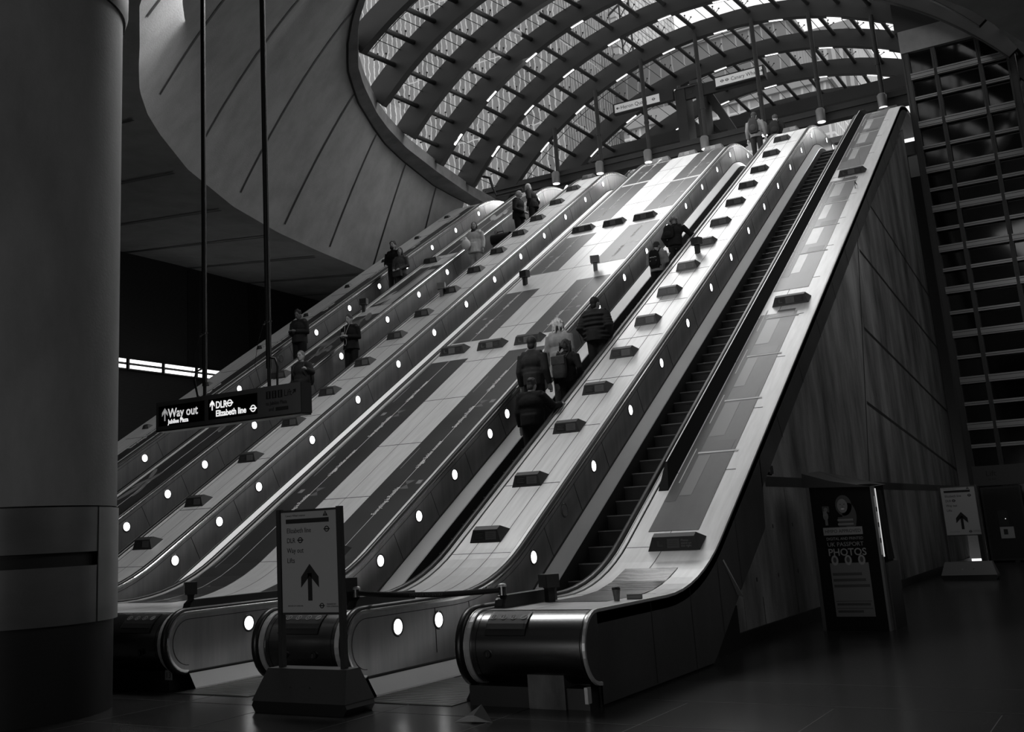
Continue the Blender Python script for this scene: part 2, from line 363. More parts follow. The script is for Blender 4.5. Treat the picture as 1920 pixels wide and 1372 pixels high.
for k, (xa, xb) in enumerate(DECK):
    xc = (xa+xb)/2
    root = thing('escalator_deck', DK_NAME[k], 'escalator deck', (xc, YC, 0))
    def loc(mb):
        mb.v = [(x-xc, y-YC, z) for x, y, z in mb.v]; return mb
    ea = 0 if k == 0 else .165; eb = 0 if k == 5 else .165
    b = MB(); sweep(b, SURF, [(xa+ea, -.12), (xa+ea, 0), (xb-eb, 0), (xb-eb, -.12)], 0)
    # seams across every 1.535 m and along the middle
    y = 10.94
    while y < 33.4:
        Mx = s_frame(y, xc); hw = (xb-xa)/2-.17; b.box((-.006, -hw, 0), (.006, hw, .0025), 1, Mx); y += 1.535
    for xs in ([xc] if k in (1, 3, 5) else [xc-.16, xc+.16] if k == 4 else [xc]):
        sweep(b, SURF, [(xs-.004, .002), (xs+.004, .002)], 1 if k != 1 else 2)
    loc(b).build('deck_top', [STEEL, SEAM, BRIGHT], root)
    b = MB(); sweep(b, SEMI, [(xa+ea-.16*(ea > 0), -.004), (xb-eb+.16*(eb > 0), -.004)], 0, smooth=True)
    if k != 5: b.box((xa+.12, YC-.17, 0), (xb-.12, YC+.1, .2), 1)
    for xs in (xa+ea+.04, xb-eb-.04): sweep(b, SEMI, [(xs-.003, .0005), (xs+.003, .0005)], 1)
    loc(b).build('newel_front', [NEWEL, BLACK], root)
    b = MB()                                                        # steel bands beside the rubber handrails
    for sgn, xe, use in ((1, xa, k > 0), (-1, xb, k < 5)):
        if not use: continue
        sweep(b, WRAP, [(xe+sgn*.0, -.002), (xe+sgn*.0, .006), (xe-sgn*.004, .008), (xe+sgn*.006, .014)][:3], 0)
        sweep(b, WRAP, [(xe-sgn*.003, -.022), (xe-sgn*.003, .0), (xe+sgn*.008, .012)], 0)
        sweep(b, WRAP, [(xe+sgn*.086, 0), (xe+sgn*.09, .014), (xe+sgn*.10, .014), (xe+sgn*.10, 0.008), (xe+sgn*.148, .012), (xe+sgn*.15, 0)], 1)
        sweep(b, WRAP, [(xe+sgn*.0, -.012), (xe+sgn*.17, -.012)], 2)
    loc(b).build('rail_trim', [BRIGHT, STEEL, BLACK], root)
    for side, xe, sgn in (('left', xa, -1), ('right', xb, 1)):
        if (k == 0 and side == 'left') or (k == 5 and side == 'right'): continue
        b = MB(); rows = []
        for i in range(9):                                          # D-shaped end of the panel
            u = YC-RN+RN*i/8; h = sqrt(max(0, RN*RN-(u-YC)**2)); rows.append([(xe, u, ZC-h), (xe, u, ZC+h)])
        b.grid(rows, 0, False)
        sweep(b, PATH, lambda p: [(xe, dbot(p)), (xe, DREF-.012)], 0)
        sweep(b, PATH, lambda p: [(xe+sgn*.004, dbot(p)-.02), (xe+sgn*.012, dbot(p)-.012), (xe+sgn*.012, dbot(p)+.002), (xe, dbot(p)+.01)], 1)
        sweep(b, WRAP, [(xe+sgn*.004, -.075), (xe+sgn*.004, -.068)], 1)
        ly = LAMPS.get(k-1 if side == 'right' else k, []) if side == 'right' else []
        ly = LAMPS.get({0: 0, 1: 1, 2: 2, 3: 3, 4: 4}.get(k), []) if side == 'right' else []
        for q in ly:
            y0 = abs(q)+.72
            Mx = s_frame(y0, xe, .0)
            b.box((-.003, -.003, .27), (.003, .003, DREF-.07), 1, Matrix.Translation((sgn*.0012, 0, 0)) @ Mx)
        pn = loc(b).build('side_panel', [PANEL, SEAM], root)
        for q in ly:
            Mx = s_frame(abs(q), xe, .60); c = Mx.translation
            o = obj('lamp', LM_ON if q > 0 else LM_OFF, pn); o.matrix_local = SIDE(c.x-xc+.001, c.y-YC, c.z)
    b = MB()
    for xs in ((xb-eb-.25,) if k == 5 else (xb-eb-.25, xa+ea+.25)):
        Mx = Matrix.Translation((0, 0, 0)); yy = YC-RN*cos(radians(15)); zz = ZC-.08
        A = Matrix(((1, 0, 0, xs), (0, 0, -1, yy), (0, 1, 0, zz), (0, 0, 0, 1)))
        if k == 5: A = Matrix(((1, 0, 0, xa+ea+.16), (0, 0, -1, yy), (0, 1, 0, zz+.04), (0, 0, 0, 1)))
        b.lathe([(.036, 0), (.036, .02), (.024, .024), (.022, .012)], n=16, mi=0, M=A); b.box((-.004, -.018, .012), (.004, .018, .03), 1, A)
    loc(b).build('key_switch', [BLACK, BRIGHT], root)
    if k in (3, 4, 5):                                              # pictogram plate bent round the newel
        x0, x1 = (xa+ea+.13, xa+ea+.53) if k == 5 else ((xb-eb-.62, xb-eb-.14) if k == 3 else (xc-.28, xc+.22))
        arc = [(YC+RN*cos(t), ZC+RN*sin(t), cos(t), sin(t), 0) for t in [radians(108+10*i) for i in range(6)]]
        b = MB(); sweep(b, arc, [(x0, .0), (x0, .008), (x1, .008), (x1, 0)], 0)
        sweep(b, arc[:-1], [(x0+.025, .0095), (x1-.025, .0095)], 1)
        loc(b).build('notice_plate', [DARKSTEEL, BLACK], root)
        for i in range(4):
            b = MB(); t = radians(124); r_ = RN+.011; u = x0+(x1-x0)*(i+.5)/4
            A = Matrix(((1, 0, 0, u), (0, -sin(t)*-1, cos(t), YC+r_*cos(t)), (0, -cos(t), sin(t), ZC+r_*sin(t)), (0, 0, 0, 1)))
            A = Matrix(((1, 0, 0, u), (0, sin(t), cos(t), YC+r_*cos(t)), (0, -cos(t), sin(t), ZC+r_*sin(t)), (0, 0, 0, 1)))
            n = 20; ring = [(.034*cos(2*pi*j/n), .034*sin(2*pi*j/n), 0) for j in range(n)]+[((.026 if i < 3 else 0)*cos(2*pi*j/n), (.026 if i < 3 else 0)*sin(2*pi*j/n), 0) for j in range(n)]
            b.add([A @ Vector(p) for p in ring], [(j, (j+1) % n, n+(j+1) % n, n+j) for j in range(n)], 0)
            if i < 3:
                b.box((-.006, -.018, 0), (.004, .008, .001), 0, A); b.box((-.006, .010, 0), (.004, .020, .001), 0, A); b.box((.006, -.016, 0), (.016, -.012, .001), 0, A)
            else: b.box((-.026, -.004, .0005), (.026, .004, .0015), 1, A @ Matrix.Rotation(radians(45), 4, 'Z'))
            loc(b).build('pictogram', [GREYP, BLACK], root)

# front deck: outer cladding that drops to the floor, then hangs as a band above a black gap
root = [o for o in bpy.data.objects if o.get('label') == DK_NAME[5]][0]; ox, oy = root.location.x, root.location.y
b = MB(); X = -4.20
top = [at((p[0], p[1], p[2], p[3]), 0) for p in SURF]
low = []
def low_z(y):
    pts = [(8.8, 0.02), (12.0, .02), (13.03, .62), (14.46, 1.40), (14.47, 1.86)]
    for (a, za), (c, zc) in zip(pts, pts[1:]):
        if y <= c: return za+(zc-za)*(y-a)/(c-a)
    return T30*y+KN+.41
rows = []
for i in range(9):
    u = YC-RN+RN*i/8; h = sqrt(max(0, RN*RN-(u-YC)**2)); rows.append([(X, u, ZC-h), (X, u, ZC+h)])
b.grid(rows, 0, False)
ys = [9.121+.11*i for i in range(0, 50)]+[14.48]+[14.6+.5*i for i in range(40)]
rows = []
for y in ys:
    z1 = s_frame(y, X).translation.z; rows.append([(X, y, min(low_z(y), z1-.03)), (X, y, z1)])
b.grid(rows, 0, False)
sweep(b, WRAP, [(X-.002, -.03), (X+.010, -.022), (X+.010, .004), (X-.014, .006)], 1)
for y in (10.35, 11.45, 12.4, 13.2):
    z1 = s_frame(y, X).translation.z; b.add([(X+.002, y, .03), (X+.002, y+.012, .03), (X+.002, y+.012, z1-.03), (X+.002, y, z1-.03)], [(0, 1, 2, 3)], 2)
for y in [15.5+1.55*i for i in range(12)]:
    Mx = s_frame(y, X+.002); b.box((-.006, -.001, -.46), (.006, .001, -.03), 2, Mx)
b.add([(X+.002, 12.6, 1.05), (X+.002, 13.0, .64), (X+.06, 13.03, .62), (X+.002, 12.64, 1.06)], [(0, 1, 2, 3)], 1)
b.box((X-.30, 9.13, 0), (X-.02, 12.2, .16), 2)
b.box((xa+.05, 8.93, 0), (X-.04, 9.13, .17), 3)
b.box((X-.05, 8.86, .06), (X-.02, 8.93, .19), 1)
b.v = [(x-ox, y-oy, z) for x, y, z in b.v]; b.build('outer_cladding', [mat('cladding_steel', .10, .42, .5, .5, .2, (1, 1.5, 1)), STEEL, SEAM, DARKSTEEL], root)

# ---------------------------------------------------------------- sign boxes, poster strips, posts on the decks
def sign_box_mesh(w_, dp, h, wt):
    b = MB(); a, c = -w_/2, w_/2; t0, t1 = -wt/2, wt/2
    vs = [(-dp, a, 0), (-dp, c, 0), (dp*.9, c, 0), (dp*.9, a, 0), (-dp*.45, t0, h), (-dp*.45, t1, h), (dp*.10, t1, h), (dp*.10, t0, h)]
    b.add(vs, [(0, 3, 2, 1), (4, 5, 1, 0)[::-1], (5, 6, 2, 1)[::-1], (6, 7, 3, 2)[::-1], (7, 4, 0, 3)[::-1], (4, 7, 6, 5)[::-1]], 0)
    return b.mesh('sign_body', SIGNB)
def sign_face_mesh(w_, dp, h, wt, n):
    """n printed fields on the face that looks down the slope"""
    p0 = Vector((-dp, 0, 0)); p1 = Vector((-dp*.45, 0, h)); up = (p1-p0); L = up.length; up.normalize(); nrm = Vector((-up.z, 0, up.x))
    A = Matrix(((0, up.x, nrm.x, p0.x), (-1, up.y, nrm.y, p0.y), (0, up.z, nrm.z, p0.z), (0, 0, 0, 1)))
    b = MB(); hw = wt/2*.94; fw = 2*hw/n
    for i in range(n):
        x0 = -hw+i*fw
        b.box((x0+.006, L*.22, 0), (x0+fw-.006, L*.86, .002), 0 if i != 1 else 1, A)
        if n == 3 and i == 0: b.box((x0+fw*.28, L*.34, .002), (x0+fw*.42, L*.74, .003), 2, A); b.box((x0+fw*.42, L*.34, .002), (x0+fw*.7, L*.44, .003), 2, A)
        else:
            for j in range(3): b.box((x0+fw*.14, L*(.36+.15*j), .002), (x0+fw*(.8-.1*(j % 2)), L*(.41+.15*j), .003), 2, A)
    return b.mesh('sign_print', [SIGNF, SIGNG, mat('sign_print_grey', .05, .6)]), A, L
SB = {4: (.46, .17, .135, .36), 2: (.44, .16, .13, .34), 3: (.60, .17, .14, .50), 5: (.62, .16, .135, .50), 1: (.5, .16, .13, .40), 0: (.2, .09, .07, .14)}
SBM = {k: (sign_box_mesh(*v), sign_face_mesh(*v, 3 if k in (3, 5) else 2)) for k, v in SB.items()}
ORD = ['lowest', 'second', 'third', 'fourth', 'fifth', 'sixth', 'seventh', 'eighth', 'ninth', 'tenth', 'eleventh', 'twelfth', 'thirteenth', 'fourteenth', 'fifteenth', 'topmost']
def sign_box(k, x, y, label, group):
    t = thing('sign_box', label, 'sign', (0, 0, 0), 0, group); t.matrix_world = s_frame(y, x, DREF+.001)
    obj('body', SBM[k][0], t); obj('sign_print', SBM[k][1][0], t)
    return t
D4Y = [12.85, 14.10, 15.51, 16.70, 17.96, 19.26, 20.58, 21.86, 23.21, 24.47, 25.86, 27.15, 28.45, 29.89, 31.34, 32.57]
D2Y = [13.06, 14.23, 15.60, 16.86, 18.06, 19.34, 20.64, 21.83, 23.17, 24.48, 25.79, 27.14, 28.37, 29.79, 31.10, 32.41]
for k, ys_, nm, x0 in ((4, D4Y, 'up the deck right of the crowded escalator', -7.335), (2, D2Y, 'up the narrow deck left of the wide poster deck', -13.9)):
    for i, y in enumerate(ys_):
        word = {0: 'lowest', 15: 'topmost'}.get(i, ORD[i])
        sign_box(k, x0, y, f'dark wedge sign box, {word} {nm}', 'sign boxes '+nm)
HT = ['at the foot', 'above the lowest posters', 'two thirds up', 'at the top edge']
for i, y in enumerate((12.52, 19.18, 26.36, 33.31)):
    t = sign_box(5, -4.68, y, f'long dark sign box on the front deck, {HT[i]}', 'long sign boxes on the front deck')
    A, L = SBM[5][1][1], SBM[5][1][2]
    if i == 0:
        for j, s_ in enumerate(('Please', 'stand on', 'the right')): lettering(t, s_, .036, (.092, L*(.66-.19*j)), A @ Matrix.Translation((0, 0, .003)), GREYP)
for i, y in enumerate((12.59, 19.22, 26.22, 32.86)):
    for j, (x, nm) in enumerate(((-11.53, 'left'), (-10.64, 'middle'), (-9.79, 'right'))):
        if i == 0 and j < 2: continue
        lab = 'dark sign box low on the wide poster deck beside the standing sign' if i == 0 else f'dark sign box, {nm} of the {["", "lowest", "middle", "topmost"][i]} three across the wide poster deck'
        sign_box(3, x, y, lab, 'sign boxes across the wide poster deck')
for y, nm in ((19.35, 'lower down, behind the hanging sign'), (26.18, 'higher up, below the woman in the pale coat')):
    sign_box(1, -16.3, y, f'dark sign box on the dark poster deck, {nm}', 'sign boxes on the dark poster deck')
for i in range(9):
    y = 15.6+1.95*i
    sign_box(0, -18.72, y, f'tiny dark block on the far left ledge, {ORD[i]} going up', 'tiny sign blocks on the far left ledge')

def post_box(label, x, y, rz, loc=None):
    t = thing('post_box', label, 'post', (0, 0, 0), 0, 'small box-headed posts on the decks')
    b = MB(); b.box((-.045, -.04, -.03), (.045, .04, .17)); b.box((-.052, -.047, .165), (.052, .047, .18)); b.build('stem', DARKSTEEL, t)
    b = MB(); b.box((-.10, -.075, .18), (.10, .075, .34)); b.box((-.085, -.079, .20), (.085, -.073, .325), 1); b.build('head', [mat('post_head', .06, .4, .4), SIGNF], t)
    if loc: t.location = loc
    else:
        M_ = s_frame(y, x); t.location = M_.translation
    t.rotation_euler = (0, 0, rz)
    return t
for x, y, rz, lab in ((-11.55, 22.63, -.2, 'small box-headed post on the left of the wide poster deck'), (-9.79, 22.74, .3, 'small box-headed post on the wide poster deck behind the big man'),
                      (-16.39, 22.84, .2, 'small box-headed post on the dark poster deck'), (-14.05, 22.93, .3, 'small box-headed post on the narrow deck left of the wide one'),
                      (-7.36, 22.65, -.3, 'small box-headed post on the deck beside the man with the printed backpack')):
    post_box(lab, x, y, rz)
post_box('box-headed post at the front of the deck with the paper cup', 0, 0, -.6, (-5.10, 10.03, .80)).scale = (.9, .9, .78)
post_box('box-headed post at the front of the wide poster deck', 0, 0, -.7, (-9.32, 9.40, .82)).scale = (.9, .9, .85)
post_box('box-headed post behind the standing sign', 0, 0, -.6, (-7.08, 9.40, .82)).scale = (.9, .9, .85)

def patch(mb, y0, y1, x0, x1, mi, lift=.004, th=.002):
    n = max(2, int((y1-y0)/.35)); L_ = [s_frame(y0+(y1-y0)*i/n, 0, DREF) for i in range(n+1)]
    rows = []
    for Mx in L_:
        up = Mx.to_3x3() @ Vector((0, 0, 1)); p = Mx.translation
        rows.append([(x0, *(p+up*(lift-th))[1:]), (x0, *(p+up*lift)[1:]), (x1, *(p+up*lift)[1:]), (x1, *(p+up*(lift-th))[1:])])
    mb.grid(rows, mi, False)
def on_poster(t, y, x, body, size, m, xs=1.0):
    M_ = s_frame(y, x, DREF+.006); return lettering(t, body, size, (0, 0), M_, m, 'LEFT', .001, xs)
def hourglass(mb, y, x, s, mi):
    A = s_frame(y, x, DREF+.0055)
    mb.add([A @ Vector(p) for p in ((-s, s*.75, 0), (0, 0, 0), (-s, -s*.75, 0), (s, s*.75, 0), (s, -s*.75, 0))], [(0, 2, 1), (3, 1, 4)], mi)
POSTERS = [(3, -11.84, -10.97, 'left', [(10.7, 18.78), (19.65, 22.2), (23.25, 25.75), (26.8, 29.95), (30.1, 32.6)]), (3, -10.08, -9.25, 'right', [(10.7, 18.85), (19.5, 22.3), (23.2, 25.8), (26.85, 29.3), (29.45, 32.4)])]
RNK = ['lowest', 'second', 'third', 'fourth', 'topmost']
GR2 = mat('poster_motif_grey', .075, .4); LN = mat('poster_line', .42, .4)
for k, x0, x1, nm, spans in POSTERS:
    for i, (y0, y1) in enumerate(spans):
        t = thing('poster', f'dark poster panel, {RNK[i]} of the {nm} strip on the wide deck', 'poster', (0, 0, 0), 0, 'dark posters on the wide deck')
        b = MB(); patch(b, y0, y1, x0, x1, 0); b.build('sheet', POSTD, t)
        b = MB(); xm = x0+(x1-x0)*(.5 if nm == 'left' else .52)
        patch(b, y0, y1, xm-.006, xm+.006, 0, .0055)
        if nm == 'left': patch(b, y0, y1, x1-.006, x1-.002, 1, .0055)
        y = y0+1.1
        while y < y1-.6:
            hourglass(b, y, xm+.10, .13, 1)
            A = s_frame(y+.05, xm-.26 if nm == 'left' else xm+.30, DREF+.0055); b.box((-.06, -.045, 0), (.06, .045, .001), 2, A)
            patch(b, y+.5, y+1.1, x0+.08, x0+.095, 2, .0055)
            y += 2.45
        b.build('printed_motif', [LN, GR2, mat('poster_motif_light', .16, .4)], t)
        y = y0+.35; j = 0
        while y < y1-.9:
            on_poster(t, y, xm+.02, 'Everything is Possible' if j % 2 == 0 else 'a bigger bolder moment', .12, WHITE, .78); y += 1.22; j += 1
# dark strips of the second deck and the far left ledge
for i, (y0, y1) in enumerate(((10.7, 18.6), (19.8, 22.5), (23.1, 25.7), (26.6, 32.6))):
    t = thing('poster', f'dark glossy poster on the second deck from the left wall, {RNK[i] if i < 3 else "topmost"} one', 'poster', (0, 0, 0), 0, 'dark posters on the second deck')
    b = MB(); patch(b, y0, y1, -16.40, -15.67, 0); b.build('sheet', POSTD, t)
    b = MB(); patch(b, y0, y1, -16.04, -16.025, 0, .0055)
    for q in range(3 if i != 2 else 1):
        yq = y0+(y1-y0)*(.25+.3*q)
        for r in range(5):
            A = s_frame(yq+random.uniform(-.35, .35), -16.05+random.uniform(-.22, .22), DREF+.0055) @ Matrix.Rotation(random.uniform(-.6, .6), 4, 'Z'); s = random.uniform(.15, .34)
            b.add([A @ Vector((s*cos(a)*1.2, s*.28*sin(a), 0)) for a in [2*pi*j/12 for j in range(12)]], [tuple(range(12))], 1 if i < 2 else 2)
    if i == 2: patch(b, y0, y1-.3, -15.98, -15.70, 2, .005)
    b.build('printed_motif', [LN, mat('petal_grey', .12, .4), POSTL], t)
t = thing('poster', 'long dark printed band along the far left deck', 'poster')
b = MB(); patch(b, 11.2, 32.0, -18.34, -18.02, 0); b.build('sheet', POSTD, t)
y = 12.0; j = 0
b = MB()
while y < 31.4:
    on_poster(t, y, -18.22, 'Everything Possible' if j % 2 == 0 else 'bigger bolder', .15, WHITE, .8)
    A = s_frame(y+1.72, -18.18, DREF+.0055); n = 16
    b.add([A @ Vector((r_*cos(2*pi*q/n), r_*.8*sin(2*pi*q/n), 0)) for r_ in (.15, .13) for q in range(n)], [(q, (q+1) % n, n+(q+1) % n, n+q) for q in range(n)], 0)
    for d_ in (-.055, .055): hourglass(b, y+1.72+d_, -18.18, .045, 0)
    y += 2.3; j += 1
b.build('printed_motif', [GR2], t)
t = thing('edge_fin', 'long black fin standing on the front deck beside the handrail', 'edge panel')
b = MB(); rows = []
for i in range(27):
    y = 14.05+(32.9-14.05)*i/26; Mx = s_frame(y, 0, DREF); up = Mx.to_3x3() @ Vector((0, 0, 1)); p = Mx.translation
    q = lambda x, d: (x, p.y+up.y*d, p.z+up.z*d)
    rows.append([q(-5.14, .001), q(-5.25, .155), q(-5.275, .155), q(-5.275, .001)])
b.grid(rows, 0, False); Mx = s_frame(13.62, 0, DREF); r0 = rows[0]; e0 = [(x, Mx.translation.y, Mx.translation.z+.002) for x in (-5.14, -5.16, -5.25, -5.275)]
b.add(r0+[e0[0], e0[3]], [(0, 1, 4), (1, 2, 5, 4), (2, 3, 5)], 0); b.build('fin', mat('fin_black', .004, .8, 0, .15), t)
b = MB(); b.grid([[(r[1][0]-.004, r[1][1], r[1][2]+.001), (r[2][0]+.004, r[2][1], r[2][2]+.001), (r[2][0]+.004, r[2][1]-.002, r[2][2]+.004), (r[1][0]-.004, r[1][1]-.002, r[1][2]+.004)] for r in rows], 0, False); b.build('top_trim', STEEL, t)
# grey worn posters of the front deck
for i, (y0, y1, lab) in enumerate(((10.0, 11.98, 'blurred striped poster at the foot of the front deck under the paper cup'), (12.77, 18.75, 'long grey worn poster on the front deck above the lowest sign box'),
                                   (19.75, 26.0, 'grey worn poster on the front deck between its two middle sign boxes'), (26.9, 32.9, 'uppermost worn poster on the front deck with torn light patches'))):
    t = thing('poster', lab, 'poster', (0, 0, 0), 0, 'worn posters on the front deck')
    b = MB(); patch(b, y0, y1, -5.12, -4.50, 0); b.build('sheet', POSTG if i else stripes(mat('striped_poster', .11, .25), 'Y', 3.2, .85, 6), t)
    b = MB()
    if i:
        patch(b, y0+.6, y1, -5.12, -4.97, 0, .0055)
        q = y0+1.0
        while q < y1-.3:
            patch(b, q, q+.8, -5.05, -5.035, 1, .007); q += 1.45
        for q in range(4):
            yy = y0+(y1-y0)*(.12+.23*q)
            patch(b, yy, yy+.9, -4.96, -4.80+.06*(q % 2), 2, .0055); patch(b, yy+.95, yy+.99, -4.99, -4.45, 3, .007); patch(b, yy+1.0, yy+1.25, -4.85, -4.55, 0 if i > 1 else 4, .0055)
        b.build('printed_motif', [POSTD, LN, POSTL if i > 1 else mat('worn_grey', .13, .3), mat('torn_edge', .55, .5), mat('worn_dark', .05, .3)], t)
        for q in range(2): on_poster(t, y0+.4+2.9*q, -4.82, 'NOW OPEN', .11, GREYP, .9) if False else None

# ---------------------------------------------------------------- things on the front decks
def bracket(label, x, y, L_):
    t = thing('barrier_bracket', label, 'barrier bracket', (x, y, .80), 0, 'tape barrier brackets on the newels')
    b = MB(); b.prism([(0, 0), (.03, .075), (.09, .115), (L_, .115), (L_, 0)], -.055, .055, 'x', 0); b.build('body', DARKSTEEL, t)
    b = MB(); b.prism([(-.002, .02), (.028, .08), (.045, .085), (.012, .02)], -.03, .03, 'x', 0); b.build('grip', BLACK, t)
    return t
bracket('dark bracket at the front of the deck with the paper cup', -5.25, 9.28, 1.1)
bracket('dark bracket behind the standing sign', -6.98, 9.30, 1.1)
bracket('dark bracket at the front of the wide poster deck', -9.30, 9.30, 1.7)
def reel(label, x, y, z):
    t = thing('tape_reel', label, 'tape reel', (x, y, z), 0, 'tape reels on the brackets')
    b = MB(); b.lathe([(.036, 0), (.036, .075)], n=20); b.build('body', NEWEL, t)
    b = MB(); b.lathe([(.041, .075), (.042, .085), (.036, .10), (.015, .106)], n=20); b.build('cap', STEEL, t)
reel('steel tape reel at the right end of the barrier tape', -5.25, 9.36, .915); reel('steel tape reel at the left end of the barrier tape', -6.98, 9.40, .915)
t = thing('barrier_tape', 'black barrier tape reading DANGER NO ENTRY between two newels', 'barrier tape', (-6.94, 9.37, .93))
b = MB(); n = 16; rows = []
for i in range(n+1):
    u = i/n; xx = 1.65*u; zz = -.03*4*u*(1-u)+.005*u; rows.append([(xx, 0, zz), (xx, -.002, zz), (xx, -.002, zz+.052), (xx, 0, zz+.052)])
b.grid(rows); b.build('webbing', BLACK, t)
lettering(t, 'DANGER NO ENTRY', .042, (.83, -.014), FRONT(0, -.003, 0), mat('tape_print', .085, .6), 'CENTER', .0008)
# paper cup and a flat box on the front deck
t = thing('paper_cup', 'paper coffee cup standing on the front deck', 'cup', (-4.42, 10.08, .801))
b = MB(); b.lathe([(.026, 0), (.038, .105), (.040, .106)], n=22); b.build('cup_body', mat('cup_paper', .14, .6, 0, .4, .3, (30, 30, 12)), t)
b = MB(); b.lathe([(.041, .104), (.042, .112), (.036, .118), (.034, .126), (.020, .127)], n=22); b.build('lid', BLACK, t)
t = thing('small_box', 'small flat carton lying beside the paper cup', 'box', (-4.33, 10.30, .801), .3)
b = MB(); b.box((-.07, -.045, 0), (.07, .045, .045)); b.build('carton', mat('carton_grey', .10, .6), t); b = MB(); b.box((-.064, -.047, .008), (.064, -.0445, .036)); b.build('carton_label', GREYP, t)
b = MB(); b.add([(-.16, -.07, 0), (.05, -.10, .015), (.17, -.01, 0), (.09, .07, .02), (-.12, .06, .03), (.05, .03, .13), (0, -.02, .05)], [(0, 1, 6), (1, 2, 6), (2, 5, 6), (5, 3, 4), (4, 0, 6), (6, 5, 4), (2, 3, 5)])
b.build('litter_paper', mat('litter_grey', .08, .7), loc=(-4.93, 8.2, 0), label='crumpled paper lying on the dark floor before the front newel', cat='litter')
t = thing('number_plate', 'small number 13 plate low on the wide deck newel', 'number plate', (-9.19, 8.94, .165))
b = MB(); b.box((-.05, -.004, -.05), (.05, .004, .05)); b.build('plate', GREYP, t); lettering(t, '13', .085, (0, -.028), FRONT(0, -.0045, 0), BLACK, 'CENTER', .0006)

# ---------------------------------------------------------------- standing signs
def standing_sign(label, x0, x1, z0, z1, y, group, base_m, small=False):
    W_ = x1-x0; H_ = z1-z0; t = thing('standing_sign', label, 'sign', ((x0+x1)/2, y, 0), 0, group)
    b = MB()
    for s in (-1, 1): b.box((s*(W_/2+.025)-.022, -.03, .10), (s*(W_/2+.025)+.022, .03, z1+.03))
    b.box((-W_/2, -.02, z1), (W_/2, .02, z1+.02)); b.box((-W_/2, -.02, z0-.02), (W_/2, .02, z0)); b.build('frame', mat('sign_frame', .05, .4, .5), t)
    b = MB(); b.box((-W_/2, -.012, z0), (W_/2, .012, z1)); b.build('board', BOARD, t)
    A = FRONT(-W_/2, -.0125, z0); u = H_
    b = MB(); b.box((W_*.09, u*.885, 0), (W_*.86, u*.93, .002), 0, A); b.build('bar', BLACK, t); b = MB(); arrow(b, W_*.5, u*.295, u*.36, A, 0, u*.026); b.build('arrow', BLACK, t)
    for q in ((.82, .815, .030), (.345, .715, .030), (.70, .065, .026)): b = MB(); roundel(b, W_*q[0], u*q[1], u*q[2], A); b.build('roundel', BLACK, t)
    b = MB(); A2 = A @ Matrix.Translation((W_*.80, u*.965, 0)); b.add([A2 @ Vector(p) for p in ((-.03, -.018, .001), (.03, -.018, .001), (0, .03, .001))], [(0, 1, 2)], 0); b.box((-.003, -.01, .001), (.003, .014, .002), 1, A2)
    b.build('warning_triangle', [BLACK, BOARD], t)
    for s_, q, sz in (('Elizabeth line', .79, .062), ('DLR', .69, .062), ('Way out', .59, .062), ('Lifts', .49, .062)):
        lettering(t, s_, u*sz*1.15, (W_*.10, u*q), A, BLACK, 'LEFT', .0006, .86 if W_ < .7 else 1)
    lettering(t, 'Canary Wharf station', u*.03, (W_*.08, u*.955), A, SIGNG, 'LEFT', .0006); lettering(t, 'MAYOR OF LONDON', u*.02, (W_*.10, u*.058), A, SIGNG, 'LEFT', .0006)
    lettering(t, 'TRANSPORT\nFOR LONDON', u*.022, (W_*.78, u*.072), A, SIGNG, 'LEFT', .0006)
    b = MB(); a, c = W_/2+.12, W_/2+.20
    vs = [(-c, -.24, .10), (c, -.24, .10), (c, .20, .10), (-c, .20, .10), (-a, -.10, .37), (a, -.10, .37), (a, .10, .37), (-a, .10, .37)]
    b.add(vs, ((0, 3, 2, 1), (4, 5, 6, 7), (0, 1, 5, 4), (1, 2, 6, 5), (2, 3, 7, 6), (3, 0, 4, 7)))
    for xx in (-.12, .10): b.lathe([(.012, 0), (.012, .006)], n=10, mi=1, M=Matrix(((1, 0, 0, xx), (0, 0, -1, -.175), (0, 1, 0, .22), (0, 0, 0, 1))))
    b.build('base', [base_m, BRIGHT], t)
    b = MB(); b.prism([(-c-.01, .06), (-c+.03, 0), (c-.03, 0), (c+.01, .06), (c-.01, .10), (-c+.01, .10)], -.23, .19, 'y'); b.build('rubber_foot', RUBBER, t)
    return t
standing_sign('free-standing direction sign before the newels, arrow pointing up', -7.02, -6.35, .855, 1.77, 8.3, 'standing direction signs', mat('sign_base_dark', .035, .5))
standing_sign('smaller-looking direction sign standing by the lift tower wall', -3.85, -3.18, .92, 1.92, 26.45, 'standing direction signs', mat('sign_base_steel', .12, .4, .4))

# hanging sign on two poles
t = thing('hanging_sign', 'long hanging sign reading Way out and DLR, slung from two poles', 'sign', (-9.79, 10.6, 0))
x0, x1, z0, z1 = -1.25, 1.25, 3.03, 3.405
b = MB(); b.box((x0, -.1, z0), (x1, .1, z1)); b.build('case', ALU, t)
b = MB(); b.box((x1, -.1, z0), (x1+.012, .1, z1)); b.box((x0, -.098, z0-.02), (x1, .098, z0)); b.build('end_cap', DARKSTEEL, t)
A = FRONT(x0, -.1005, z0); u = z1-z0
b = MB(); b.box((.05, .05, 0), (.89, u-.06, .002), 0, A); b.box((.96, .05, 0), (1.80, u-.06, .002), 0, A); b.build('black_panel', [mat('sign_black_gloss', .004, .15)], t)
b = MB(); arrow(b, .17, .20, .17, A @ Matrix.Translation((0, 0, .002)), 1, .010); b.build('arrow', [LITW, mat('lit_arrow', .5, .5, emit=.22)], t)
b = MB(); arrow(b, 1.03, .235, .13, A @ Matrix.Translation((0, 0, .002)), 0, .009); roundel(b, 1.335, .235, .045, A @ Matrix.Translation((0, 0, .002)), 0); roundel(b, 1.73, .125, .045, A @ Matrix.Translation((0, 0, .002)), 0); b.build('lit_symbols', [LITW], t)
